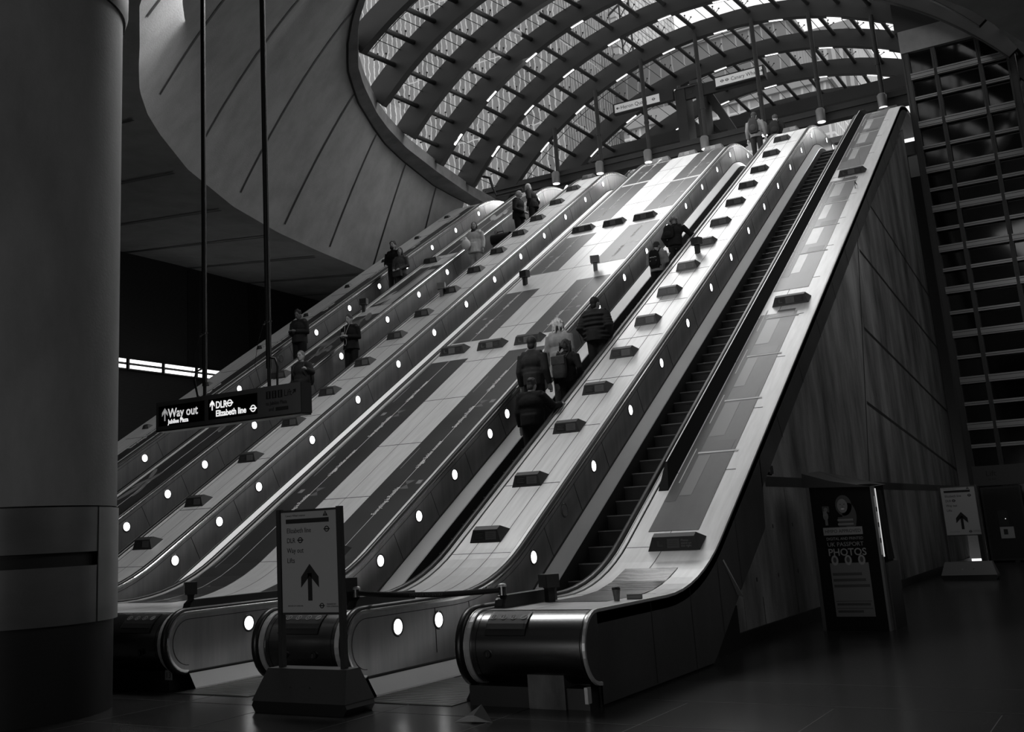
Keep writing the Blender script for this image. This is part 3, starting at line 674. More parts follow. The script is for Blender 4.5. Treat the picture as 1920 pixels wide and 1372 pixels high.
B_ = A @ Matrix.Translation((0, 0, .002))
lettering(t, 'Way out', .165, (.23, .155), B_, mat('lit_soft', .8, .5, emit=.55), 'LEFT', .001, .92, .003); lettering(t, 'Jubilee Plaza', .082, (.23, .072), B_, LITW, 'LEFT', .001, .92, .002)
lettering(t, 'DLR', .125, (1.09, .19), B_, LITW, 'LEFT', .001, .86, .003); lettering(t, 'Elizabeth line', .11, (1.09, .085), B_, LITW, 'LEFT', .001, .9, .003)
b = MB()
for i in range(3): b.box((1.945+.095*i, .215, 0), (2.02+.095*i, .31, .002), 0, A)
b.box((2.10, .055, 0), (2.30, .10, .002), 1, A); arrow(b, 2.40, .27, .075, A, 0, .006, .003, radians(-45))
for i in range(3): b.box((1.975+.095*i, .225, .002), (1.99+.095*i, .28, .003), 2, A); b.box((1.972+.095*i, .285, .002), (1.993+.095*i, .30, .003), 2, A)
b.build('printed_symbols', [BLACK, DARKSTEEL, ALU], t)
lettering(t, 'Lift', .115, (2.235, .225), A, BLACK, 'LEFT', .001, .85); lettering(t, 'to Jubilee Plaza', .07, (1.94, .135), A, DARKSTEEL, 'LEFT', .001, .8); lettering(t, 'and', .07, (1.985, .06), A, DARKSTEEL, 'LEFT', .001, .8)
for px_, r_, thick in ((-.45, .034, 3.55), (.665, .038, 3.65)):
    b = MB(); b.tube([(px_, 0, z1), (px_, 0, thick)], .024, 12); b.tube([(px_, 0, thick), (px_, 0, 10.0)], r_, 14); b.lathe([(r_+.012, 0), (r_+.012, .02)], (px_, 0, 4.25), 14); b.build('pole', BLACK, t)
    b = MB(); b.tube([(px_+r_+.006, -.02, 3.6), (px_+r_+.006, -.02, 9.9)], .004, 6, 0); b.tube([(px_-.05, -.03, 4.22), (px_+.05, -.03, 4.25)], .008, 6); b.build('conduit', ALU, t)
    b = MB(); b.tube([(px_+(.04 if px_ > 0 else -.04), -.02, 3.78), (px_+(.12 if px_ > 0 else -.13), -.02, 3.76), (px_+(.16 if px_ > 0 else -.17), -.02, 3.65), (px_+(.13 if px_ > 0 else -.12), 0, z1-.01)], .014, 8); b.build('cable', BLACK, t)
    b = MB(); b.tube([(px_-.06, -.03, 4.22), (px_-.16, -.02, 4.0), (px_-.22, -.02, 3.72), (px_-.14, 0, 3.45), (px_-.06, 0, 3.41)], .003, 5); b.build('wire', BLACK, t)

# ---------------------------------------------------------------- concourse: floor, walls, vault, pillar
b = MB(); b.box((-30, -12, -.3), (12, 34.2, 0)); struct(b, 'floor', FLOORM)
b = MB()
for i in range(-6, 10):
    b.box((-12, i*1.2-.004, 0), (4, i*1.2+.004, .0012))
for i in range(-10, 4): b.box((i*1.2-.004, -8, 0), (i*1.2+.004, 9.5, .0012))
struct(b, 'trim_1', SEAM)
b = MB(); b.box((-26.4, -12, 0), (-25.9, 34, 14)); struct(b, 'wall_left', DARKWALL)
b = MB()
for q in (26.0, 29.0): b.box((-25.9, q, 7.3), (-25.86, q+.5, 10.5))
struct(b, 'trim_2', BLACK)
b = MB(); b.box((-26, 33.95, 0), (-4.5, 34.4, ZT-.02)); b.box((-9, 36.7, 0), (8.2, 37.0, ZT-.02)); struct(b, 'wall_back', mat('back_wall', .03, .7))
b = MB(); b.box((-30, -12.4, 0), (12, -12, 16)); struct(b, 'wall_front', mat('dark_hall_wall', .05, .7))
b = MB(); b.box((8, -12, 0), (8.4, 60, 16)); struct(b, 'wall_far_right', MATS['dark_hall_wall'])
# right concrete wall below the front deck
b = MB(); X = -4.45; poly = [(8.9, 0), (33.9, 0), (33.9, T30*33.0+KN+.3), (12.0, .32), (8.9, .32)]
b.prism(poly, X-.35, X, 'x', 0)
struct(b, 'wall_right', CONCW)
b = MB()
def wline(p, q, th=.018):
    d = Vector((q[0]-p[0], q[1]-p[1])); n = Vector((-d.y, d.x)).normalized()*th
    b.add([(X+.002, p[0]-n.x, p[1]-n.y), (X+.002, q[0]-n.x, q[1]-n.y), (X+.002, q[0]+n.x, q[1]+n.y), (X+.002, p[0]+n.x, p[1]+n.y)], [(0, 1, 2, 3)])
wline((25.2, 8.7), (22.3, 2.0), .03); wline((25.2, 8.7), (33.9, 7.4), .03)
for q, zz in ((24.6, 7.0), (23.9, 5.2), (23.1, 3.6)): wline((q, zz), (33.9, zz-1.1), .035)
wline((15.5, 1.98), (33.9, 1.98), .07)
for i in range(13): wline((13.2+1.6*i, .1), (13.2+1.6*i, 1.9 if i > 1 else .5), .008)
for i in range(6): wline((26.2+1.3*i, 2.1), (26.2+1.3*i, 10.0), .006)
for i in range(9):
    for zz in (.7, 1.35): b.box((X, 13.6+1.0*i, zz), (X+.002, 13.64+1.0*i, zz+.05))
struct(b, 'trim_3', SEAM)
b = MB(); b.box((X, 13.5, 0), (X+.03, 33.9, .16)); struct(b, 'baseboard_right', BLACK)
b = MB(); yy = [14.5+.5*i for i in range(38)]
rows = [[(X+.01, y, T30*y+KN-.03), (X+.01, y, T30*y+KN+.45), (X+.24, y, T30*y+KN+.45)] for y in yy]
b.grid(rows, 0, False); b.box((X, 9.2, 0), (X+.1, 13.4, .5)); struct(b, 'trim_4', BLACK)
# concrete vault: from the crease at z = 10 up to the rim of the glazed opening
CREASE = [(10.35, -10.0), (10.6, -11.2), (11.3, -12.3), (12.38, -13.46), (12.95, -14.10), (13.71, -14.90), (14.65, -15.68), (15.59, -16.31), (17.56, -17.47), (20.43, -18.70), (23.14, -19.48), (25.64, -19.96), (28.39, -20.37), (31.7, -20.7), (36, -20.9)]
RIM = [(18.0, -10.0, 14.9), (18.5, -11.4, 14.85), (19.3, -12.9, 14.65), (20.0, -14.1, 14.4), (20.56, -14.75, 14.24), (21.28, -15.45, 14.0), (22.14, -16.11, 13.74), (22.66, -16.38, 13.61), (23.68, -16.91, 13.5), (25.66, -17.77, 13.5), (26.93, -18.27, 13.5), (28.62, -18.75, 13.5), (30.32, -19.13, 13.5), (31.48, -19.40, 13.5), (32.98, -19.55, 13.5), (34.17, -19.63, 13.5), (36, -19.7, 13.5)]
def interp(tab, y, c):
    if y <= tab[0][0]: return tab[0][c]
    for a, d in zip(tab, tab[1:]):
        if y <= d[0]: return a[c]+(d[c]-a[c])*(y-a[0])/(d[0]-a[0])
    return tab[-1][c]
def vault_pt(y, s):
    xc_ = interp(CREASE, y, 1)
    if y < 18.0:
        xe = -10.0; u = xe-xc_; a = interp([(10.35, .5), (12.4, .85), (14.6, 1.05), (17.5, 1.2), (18.0, 1.23)], y, 1)
        q = u*s; return (xc_+q, y, 10+max(0, a*q-.08*q*q))
    xe = interp(RIM, y, 1); ze = interp(RIM, y, 2); u = xe-xc_; bq = .085 if y < 26 else .10; a = (ze-10+bq*u*u)/u; q = u*s
    return (xc_+q, y, 10+a*q-bq*q*q)
YV = [10.35+.25*i for i in range(31)]+[18.0+.25*i for i in range(65)]
b = MB(); NS = 14
for mir in (0, 1):
    rows = []
    for y in YV:
        r = [vault_pt(y, j/NS) for j in range(NS+1)]
        if mir: r = [(-20.0-x, yy_, z) for x, yy_, z in r]
        rows.append(r if not mir else r[::-1])
    b.grid(rows, 0)
# soffit outside the crease, to the left wall, and the flat hall ceiling nearer to us
rows = []
for y in YV:
    xc_ = interp(CREASE, y, 1); rows.append([(xc_+(-25.9-xc_)*j/8, y, 10+.62*j/8*min(1, (xc_+25.9)/6)) for j in range(9)])
b.grid(rows, 0)
rows = [[(-20.0-interp(CREASE, y, 1)+(8+20.0+interp(CREASE, y, 1))*j/6, y, 10.0) for j in range(7)] for y in YV]; b.grid(rows, 0)
b.add([(-25.9, -12, 10), (8, -12, 10), (8, 10.35, 10), (-25.9, 10.35, 10)], [(0, 1, 2, 3)])
struct(b, 'ceiling', CONC)
# joints of the vault and of the soffit (shadow grooves)
b = MB()
for y in (11.8, 14.6, 17.5, 20.4, 23.2, 26.0, 28.9, 31.7):
    for x_m in (0, 1):
        L_ = []
        for j in range(27):
            s_ = .06+.94*j/26; p = vault_pt(y, s_); q = vault_pt(y+.085, s_)
            xf = (lambda P: (-20.0-P[0], P[1], P[2]-.012)) if x_m else (lambda P: (P[0]+.008, P[1], P[2]-.012))
            L_.append([xf(p), xf(q)])
        b.grid(L_, 0, False)
    xc_ = interp(CREASE, y, 1)
    L_ = [[(xc_-.45+(-25.9-xc_)*j/8*.95, yy_, 10+.62*j/8*min(1, (xc_+25.9)/6)-.012) for yy_ in (y, y+.085)] for j in range(9)]; b.grid(L_, 0, False)
struct(b, 'trim_5', SEAM)
# rim lip of the opening
INNER = [(17.7, -10.0, 15.1), (18.2, -11.2, 15.0), (19.0, -12.6, 14.8), (19.7, -13.5, 14.55), (20.32, -14.18, 14.33), (20.87, -14.81, 14.14), (21.58, -15.36, 13.91), (22.26, -15.85, 13.71), (23.02, -16.24, 13.56), (24.84, -17.09, 13.52), (26.04, -17.54, 13.52), (27.86, -18.09, 13.52), (30.54, -18.62, 13.52), (31.97, -18.85, 13.52), (33.97, -19.16, 13.52), (36, -19.3, 13.52)]
b = MB()
for mir in (0, 1):
    f = (lambda p: (-20.0-p[0], p[1], p[2])) if mir else (lambda p: p)
    rows = []
    for i in range(60):
        y = 18.0+18.0*i/59; xo = interp(RIM, y, 1); zo = interp(RIM, y, 2); xi = interp(INNER, y, 1)+.0; zi = interp(INNER, y, 2); xi = max(xi, xo+.25)
        rows.append([f((xo-.03, y, zo-.05)), f((xo, y, zo-.07)), f((xi, y, zi-.02)), f((xi+.03, y, zi+.35)), f((xi-.3, y, zi+.6)), f((xo-.8, y, zo+.5))])
    b.grid(rows if not mir else rows[::-1], 0, False)
    g = [[f((interp(RIM, 18+.3*i, 1)-.05, 18+.3*i, interp(RIM, 18+.3*i, 2)-.075)), f((interp(RIM, 18+.3*i, 1)+.02, 18+.3*i, interp(RIM, 18+.3*i, 2)-.085))] for i in range(60)]
    b.grid(g, 1, False)
struct(b, 'trim_6', [mat('rim_concrete', .17, .75, 0, .3, .25, (1.5, 1.5, 1.5), .2, 30), SEAM])
b = MB(); b.lathe([(1.1, 1.94), (1.1, 7.36)], (-9.73, 7.2, 0), 72, 0); struct(b, 'pillar', PILLARM)
b = MB(); b.lathe([(1.115, .85), (1.115, 1.375)], (-9.73, 7.2, 0), 72, 0); b.lathe([(1.115, 1.505), (1.115, 1.925)], (-9.73, 7.2, 0), 72, 0)
b.lathe([(1.08, .0), (1.08, .86)], (-9.73, 7.2, 0), 64, 1); b.lathe([(1.06, 1.37), (1.06, 1.95)], (-9.73, 7.2, 0), 64, 1)
for a in (16.5,):
    an = radians(a); A = Matrix.Translation((-9.73, 7.2, 0)) @ Matrix.Rotation(an, 4, 'Z')
    n = 14; rows = [[(1.118*cos(radians(-2+3.3*i)), 1.118*sin(radians(-2+3.3*i)), zz) for zz in (.85, 1.925)] for i in range(n)]
    b.add([A @ Vector(p) for r in rows for p in r], [(2*i, 2*i+2, 2*i+3, 2*i+1) for i in range(n-1)], 0, True)
    b.box((1.116, -.045, .85), (1.1205, -.037, 1.925), 1, A)
struct(b, 'trim_7', [mat('pillar_steel', .20, .38, .7, .5, .15, (.8, .8, 2)), BLACK])
b = MB(); b.lathe([(1.13, 7.35), (1.16, 7.45), (1.16, 8.3), (1.1, 8.5)], (-9.73, 7.2, 0), 64, 0); b.box((-16, 4.0, 8.4), (-8.9, 8.2, 10.0)); struct(b, 'trim_8', BLACK)
# louvred light line on the far left wall
for i in range(5):
    t = thing('wall_light', f'pair of long louvred wall lights, {["second" , "third", "fourth", "fifth", "sixth"][i]} along the dark left wall' if i else 'pair of long louvred wall lights on the dark left wall beside the pillar', 'light', (-25.80, 21.9+1.48*i, 7.05), 0, 'louvred lights on the left wall')
    b = MB(); b.box((-.06, 0, -.16), (.0, 1.42, .2)); b.build('housing', BLACK, t)
    for zz in (-.12, .06):
        b = MB(); b.box((0, .06, zz), (.03, 1.36, zz+.10), 0)
        for j in range(8): b.box((.028, .2+.15*j, zz), (.034, .208+.15*j, zz+.03), 1)
        b.build('lens', [TUBEM, SEAM], t)
# upper landing and street outside
b = MB(); b.box((-40, 34.2, ZT-.4), (12, 130, ZT)); struct(b, 'floor_upper', mat('street_paving', .14, .7))

# ---------------------------------------------------------------- lift tower, photo booth, wall lamp
Y = 33.9
t = thing('lift_tower', 'tall glazed lift tower with rows of steel bars beside the concrete wall', 'lift tower', (-2.75, Y, 0))
b = MB(); b.box((-1.30, .05, 0), (1.45, 2.6, 16.5)); b.build('glass_body', TOWERG, t)
cols = [(-1.22, -.62), (-.50, .54), (.66, 1.27)]
posts = [(-1.42, -1.22), (-.62, -.50), (.54, .66), (1.27, 1.50)]
b = MB()
for a, c in posts: b.box((a, -.08, 0), (c, .06, 14.75)); b.box((a+.03, -.10, 2.6), (a+.05, -.08, 14.7)); b.box((c-.05, -.10, 2.6), (c-.03, -.08, 14.7))
b.build('post', TOWERF, t)
thick = [13.96, 12.45, 11.05, 9.87, 8.68, 7.47, 6.20, 4.90, 3.63]; thin = [13.27, 11.74, 10.45, 9.26, 8.06, 6.82, 5.55, 4.25, 3.09]
for a, c in cols:
    for z in thick:
        b = MB(); b.box((a-.02, -.14, z-.10), (c+.02, -.02, z+.10)); b.box((a-.02, -.15, z-.065), (c+.02, -.138, z-.055), 1); b.box((a-.02, -.15, z+.045), (c+.02, -.138, z+.055), 1); b.build('wide_bar', [TOWERB, SEAM], t)
    for z in thin:
        b = MB(); b.box((a, -.12, z-.05), (c, -.02, z+.05)); b.box((a, -.13, z-.008), (c, -.118, z+.004), 1); b.build('narrow_bar', [TOWERB, SEAM], t)
b = MB(); b.box((-1.42, -.12, 14.75), (1.55, .1, 15.45)); b.build('top_fascia', mat('tower_fascia', .16, .45, .5, .5, .3, (1, 1, 1)), t)
b = MB(); b.box((-1.5, -.1, 15.45), (2.6, 2.6, 18.5)); b.build('machine_room', BLACK, t)
b = MB(); b.box((-1.3, -.14, 2.02), (1.55, .06, 2.55)); b.box((.15, -.16, 2.22), (1.5, -.14, 2.32), 1); b.build('door_header', [ALU if False else mat('lift_header', .06, .45, .4), BLACK], t)
lettering(t, 'Lift', .20, (-.98, 2.27), FRONT(0, -.141, 0), BLACK, 'LEFT', .001); lettering(t, 'no exit', .07, (-.94, 2.16), FRONT(0, -.141, 0), BLACK, 'LEFT', .001)
b = MB(); b.box((-1.18, -.10, .05), (-.20, -.04, 1.98), 0); b.box((-1.13, -.105, .1), (-.25, -.10, 1.93), 1); b.build('call_panel', [TOWERF, BLACK], t)
b = MB(); b.box((-.85, -.112, .95), (-.62, -.105, 1.35)); b.box((-.69, -.115, 1.12), (-.67, -.112, 1.14), 1); b.build('button_plate', [SIGNB, LITW], t)
b = MB(); b.box((-.85, -.112, .62), (-.52, -.105, .92), 0); b.box((-.77, -.114, .72), (-.67, -.112, .86), 1); b.build('notice', [BOARD, SIGNB], t)
b = MB(); b.box((0.0, -.06, .03), (.62, -.02, 2.0)); b.box((.66, -.06, .03), (1.28, -.02, 2.0)); b.build('door', BLACK, t)
b = MB(); b.box((.36, -.09, 3.28), (.42, -.06, 3.55)); b.box((.48, -.09, 3.25), (.78, -.06, 3.62)); b.build('hall_notice', [mat('notice_lit', .5, .5, emit=.12)], t)

t = thing('photo_booth', 'dark passport photo booth with a woman on its poster', 'photo booth', (-3.52, 15.6, 0))
b = MB(); b.box((-.40, 0, 0), (.40, .9, 1.86)); b.build('cabinet', mat('booth_dark', .005, .75, 0, .15), t)
b = MB(); b.add([(-.45, -.02, 1.86), (.43, -.02, 1.82), (.43, .95, 1.86), (-.45, .95, 2.1), (-.45, -.02, 2.05), (-.1, -.02, 1.93)], [(0, 1, 5, 4), (4, 5, 1, 2, 3), (0, 4, 3), (1, 0, 3, 2)]); b.build('roof', mat('booth_roof', .012, .6), t)
b = MB(); b.box((-.42, -.015, 0), (-.375, .02, 1.87)); b.build('corner_trim', mat('booth_trim', .05, .4, .5), t)
A = FRONT(-.36, -.004, 0); G1 = mat('booth_print_grey', .10, .5); G2 = mat('booth_print_light', .22, .5); GD = mat('booth_print_dark', .012, .5)
b = MB(); b.box((.13, .18, 0), (.62, .86, .003), 0, A); b.build('poster_panel', [G1, G2], t); b = MB(); b.box((.10, 1.22, 0), (.60, 1.32, .003), 1, A); b.build('headline_panel', [G1, G2], t)
b = MB()                                                            # the printed woman: flat picture on the booth
def disc(cx, cy, rx, ry, mi, z=.003, n=20): b.add([A @ Vector((cx+rx*cos(2*pi*j/n), cy+ry*sin(2*pi*j/n), z)) for j in range(n)], [tuple(range(n))], mi)
disc(.40, 1.60, .105, .135, 2, .002); disc(.46, 1.46, .09, .17, 2, .002); disc(.385, 1.595, .066, .092, 0, .0035); b.box((.31, 1.33, .002), (.53, 1.45, .0026), 2, A)
for j in range(2): b.box((.30, 1.345+.055*j, .003), (.50, 1.37+.055*j, .0034), 0, A)
disc(.36, 1.615, .012, .005, 2, .004); disc(.41, 1.615, .012, .005, 2, .004); disc(.385, 1.555, .024, .007, 1, .004); disc(.385, 1.587, .008, .014, 3, .004)
b.box((.12, 1.52, .002), (.21, 1.60, .0035), 2, A); disc(.165, 1.555, .026, .026, 3, .004); disc(.155, 1.47, .035, .055, 3, .0045); b.box((.14, 1.35, .002), (.175, 1.44, .003), 3, A)
for j in range(4): b.box((.125, 1.475+.016*j, .005), (.175, 1.486+.016*j, .0055), 0, A)
b.build('printed_woman', [mat('print_face', .14, .5), WHITE, GD, mat('print_skin', .09, .5)], t)
lettering(t, 'HMPO APPROVED', .062, (.35, 1.25), A @ Matrix.Translation((0, 0, .003)), BLACK, 'CENTER', .0006, .92); lettering(t, 'DIGITAL AND PRINTED', .052, (.36, 1.155), A, G2, 'CENTER', .0006, .86)
lettering(t, 'UK PASSPORT', .075, (.36, 1.075), A, G2, 'CENTER', .0006, .98); lettering(t, 'PHOTOS', .13, (.37, .955), A, G2, 'CENTER', .0006, .95, .002)
b = MB()
for j in range(3): disc(.20+.17*j, .895, .045, .065, 0, .004); disc(.20+.17*j, .90, .022, .036, 1, .0045)
for j in range(3): b.box((.15, .70-.075*j, .003), (.52+.04*j, .735-.075*j, .004), 2, A)
for j in range(2): b.box((.15, .37-.09*j, .003), (.60, .378-.09*j, .004), 2, A); b.box((.16, .32-.09*j, .003), (.58-.1*j, .35-.09*j, .004), 2, A)
b.build('printed_figures', [G2, GD, GD], t)
b = MB(); b.box((.401, .0, 0), (.43, .16, 1.82)); b.build('side_jamb', G1, t)
b = MB(); b.box((.43, .02, .95), (.434, .13, 1.70), 0)
for j in range(7): b.box((.434, .03, 1.0+.1*j), (.436, .12, 1.06+.1*j), 1 if j % 2 else 2)
b.build('sample_strip', [mat('strip_light', .3, .5, emit=.06), GD, mat('strip_mid', .5, .5, emit=.05)], t)
b = MB(); rows = []
for i in range(15):
    yy = .16+.28*i/14; rows.append([(.43+.02*sin(i*1.9), yy, 1.78), (.45+.03*sin(i*1.9+.4), yy+.03, 1.2), (.46+.03*sin(i*1.9), yy+.07, .88)])
b.grid(rows); b.build('curtain', mat('booth_curtain', .02, .8), t)
b = MB(); b.box((.425, .14, .92), (.44, .165, 1.80)); b.build('mirror_light', [mat('booth_light', .8, .5, emit=.55)], t)
b = MB(); b.box((.40, .16, 0), (.46, .9, .84)); b.build('seat_front', GD, t)
t = thing('wall_camera', 'small box camera on a bracket above the photo booth', 'camera', (-4.40, 15.2, 2.08))
b = MB(); b.box((0, -.03, -.05), (.02, .03, .06)); b.tube([(.02, 0, 0), (.14, 0, -.02)], .02, 8); b.build('bracket', DARKSTEEL, t)
b = MB(); b.box((.06, -.16, -.02), (.16, .02, .09)); b.box((.055, -.17, .0), (.165, -.155, .10), 1); b.build('housing', [SIGNB, GREYP], t)

# ---------------------------------------------------------------- glass canopy: arches, purlins, clamps, glass, tubes
XC, ZCN = -10.07, 7.0
RIBS = [(16.6, 7.2), (19.3, 7.95), (22.0, 8.77), (24.8, 9.45), (27.6, 10.05), (30.4, 10.60), (33.2, 10.93), (36.2, 11.22), (39.8, 11.43), (43.2, 11.5), (46.6, 11.5)]
def rib_depth(a): return .58+.26*abs(cos(a))
def foot_angle(r, z): return math.asin(min(1, (z-ZCN)/r))
RNAME = ['nearest and mostly hidden', 'second nearest, above the rim', 'dark one touching the upper left of the rim', 'fourth, darkest wide band', 'fifth band from the concrete vault', 'sixth, first with lit strip lamps',
         'seventh, above the two men with luggage', 'broad one carrying the vertical hanger tubes', 'behind the hanger tubes', 'low one behind the column pair', 'farthest at the street']
for i, (y, r) in enumerate(RIBS):
    zf = interp(INNER, y, 2)+.1 if y < 36 else ZT; a0 = foot_angle(r, zf); a1 = pi-a0
    b = MB(); n = 40; hw = .09; rows = []
    for j in range(n+1):
        a = a0+(a1-a0)*j/n; d = rib_depth(a); c, s = cos(a), sin(a)
        P = lambda rr, yy: (XC+rr*c, yy, ZCN+rr*s)
        rows.append([P(r, y-hw), P(r+d, y-hw), P(r+d, y+hw), P(r, y+hw), P(r, y-hw)])
    b.grid(rows[::-1], 0, False)
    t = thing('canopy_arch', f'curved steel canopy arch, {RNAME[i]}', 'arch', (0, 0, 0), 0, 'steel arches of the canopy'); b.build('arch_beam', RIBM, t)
    b = MB()
    for sgn in (1, -1):
        rows = [[(XC+sgn*(r-.015)*cos(a), yy, ZCN+(r-.015)*sin(a)) for yy in (y-hw-.02, y+hw+.02)] for a in [a0+(pi/2-a0)*j/24 for j in range(25)]]; b.grid(rows, 0, False)
    b.build('lower_flange', SEAM, t)
    if i >= 4:
        off = .8 if i == 7 else (-4 if i == 6 else -3.5)
        base = {5: 106, 6: 105, 7: 100, 8: 96, 9: 101}.get(i, 104)
        lamps_a = [base+9.9*q for q in range(-4, 5)]
        for a_ in lamps_a:
            if not (degrees_ok := (math.degrees(a0)+4 < a_ < math.degrees(a1)-2)) or (i == 4): continue
            a = radians(a_); b = MB(); rows = [[(XC+(r-.03)*cos(q), yy, ZCN+(r-.03)*sin(q)) for yy in (y-.05, y+.05)] for q in (a-.021, a, a+.021)]
            b.grid(rows, 0, False); b.grid([[(p[0], p[1], p[2]+.02) for p in q] for q in rows][::-1], 0, False); b.build('strip_lamp', TUBEM, t)
ORDN = ['first']+ORD[1:15]+['sixteenth', 'seventeenth', 'eighteenth', 'nineteenth', 'twentieth', 'twenty-first', 'twenty-second', 'twenty-third', 'twenty-fourth', 'twenty-fifth', 'twenty-sixth', 'twenty-seventh']
ANG = [84.8+4.9*q for q in range(-13, 14)]
def canopy_r(y): return interp(RIBS, y, 1)
clamp_b = MB()
for s in (-1, 1):
    clamp_b.tube([(0, s*.10, .0), (s*.03, s*.16, .17)], .012, 6); clamp_b.tube([(0, s*.10, 0), (-s*.16, s*.12, .17)], .012, 6); clamp_b.lathe([(.03, .16), (.03, .19)], (s*.03, s*.16, 0), 8); clamp_b.lathe([(.03, .16), (.03, .19)], (-s*.16, s*.12, 0), 8)
clamp_b.tube([(0, -.12, 0), (0, .12, 0)], .03, 8); clamp_b.tube([(0, 0, -.08), (0, 0, .06)], .022, 8)
CLAMP = clamp_b.mesh('glass_clamp', BLACK)
for q, a_ in enumerate(ANG):
    a = radians(a_); pts = []
    for y, r in RIBS:
        zf = interp(INNER, y, 2)+.2 if y < 36 else ZT+.3
        if ZCN+(r+.4)*sin(a) > zf: pts.append((y, r))
    if len(pts) < 2: continue
    P = lambda y, r, e: Vector((XC+(r+e)*cos(a), y, ZCN+(r+e)*sin(a)))
    dd = rib_depth(a)*.72
    t = thing('canopy_purlin', f'dark purlin tube of the canopy, {ORDN[q]} counted round from its right foot', 'purlin', (0, 0, 0), 0, 'purlin tubes of the canopy')
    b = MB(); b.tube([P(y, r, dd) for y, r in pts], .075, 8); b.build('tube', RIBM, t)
    for (ya, ra), (yb, rb) in zip(pts, pts[1:]):
        if ya < 19 or yb > 44: continue
        for f in (.28, .72):
            o = obj('glass_clamp', CLAMP, t); nrm = Vector((cos(a), 0, sin(a))); tg = Vector((-sin(a), 0, cos(a)))
            p = P(ya+(yb-ya)*f, ra+(rb-ra)*f, dd)
            o.matrix_local = Matrix(((tg.x, 0, nrm.x, p.x), (0, 1, 0, p.y), (tg.z, 0, nrm.z, p.z), (0, 0, 0, 1)))
for i, ((ya, ra), (yb, rb)) in enumerate(zip(RIBS, RIBS[1:])):
    b = MB(); rows = []
    zf = max(interp(INNER, ya, 2), 13.4)+.1 if ya < 35 else ZT+.2; a0 = foot_angle(ra, zf)
    for j in range(49):
        a = a0+(pi-2*a0)*j/48; e = rib_depth(a)*.72+.19; rows.append([(XC+(rr+e)*cos(a), yy, ZCN+(rr+e)*sin(a)) for yy, rr in ((ya, ra), (yb, rb))])
    b.grid(rows, 0)
    struct(b, f'window_{i+1}', GLASS)
    b = MB()                                                        # thin joint lines between panes
    for a_ in ANG:
        a = radians(a_+2.45)
        if a < a0 or a > pi-a0: continue
        e = rib_depth(a)*.72+.185; b.tube([(XC+(rr+e)*cos(a), yy, ZCN+(rr+e)*sin(a)) for yy, rr in ((ya, ra), (yb, rb))], .014, 4)
    for f in (.5,):
        yy = ya+(yb-ya)*f; rr = (ra+rb)/2; b.tube([(XC+(rr+rib_depth(a)*.72+.185)*cos(a), yy, ZCN+(rr+rib_depth(a)*.72+.185)*sin(a)) for a in [a0+(pi-2*a0)*j/48 for j in range(49)]], .016, 4)
    struct(b, f'trim_{10+i}', SEAM)
# hanger tubes with downlights, beam, fascia
TX = [-16.67, -14.90, -13.04, -10.96, -8.95, -7.06, -5.15]
for i, x in enumerate(TX):
    zt = ZCN+sqrt(11.22**2-(x-XC)**2)+.1
    t = thing('hanger_tube', f'vertical hanger tube with a downlight, {["leftmost", "second", "third", "middle", "fifth", "sixth", "rightmost"][i]} above the escalator tops', 'hanger tube', (x, 36.0, 14.25), 0, 'hanger tubes above the escalator tops')
    b = MB(); b.tube([(0, 0, .1), (0, 0, zt-14.25)], .075, 12); b.lathe([(.09, 0), (.09, .08)], (0, 0, 1.2), 12); b.build('tube', RIBM, t)
    b = MB(); b.lathe([(.15, -.32), (.15, .08), (.10, .14)], (0, -.22, 0), 18); b.build('downlight', mat('downlight_steel', .14, .4, .5), t)
    b = MB(); b.lathe([(.125, -.335), (.125, -.322)], (0, -.22, 0), 18); b.build('lens', TUBEM, t)
    lamp('downlight_beam', 'SPOT', (x, 35.78, 13.85), 45, (x, 32.5, ZT), spot_size=radians(100), spot_blend=.6, shadow_soft_size=.12)
b = MB(); b.box((-20.0, 36.1, 14.02), (-4.25, 36.45, 14.5)); b.box((-20, 36.0, 14.28), (-4.25, 36.1, 14.34)); b.build('lintel_beam', RIBM, label='long straight dark beam across the head of the escalators', cat='beam')
b = MB(); b.box((-18.35, 42, 16.70), (-2.0, 42.3, 17.18)); b.build('cross_beam', RIBM, label='second straight beam farther back with a square left end', cat='beam')
b = MB(); b.box((-22, 36.6, 12.2), (-17, 36.8, 13.9)); b.box((-22, 36.3, 13.3), (-2.4, 36.6, 13.5)) ; struct(b, 'trim_40', mat('landing_fascia', .05, .5))

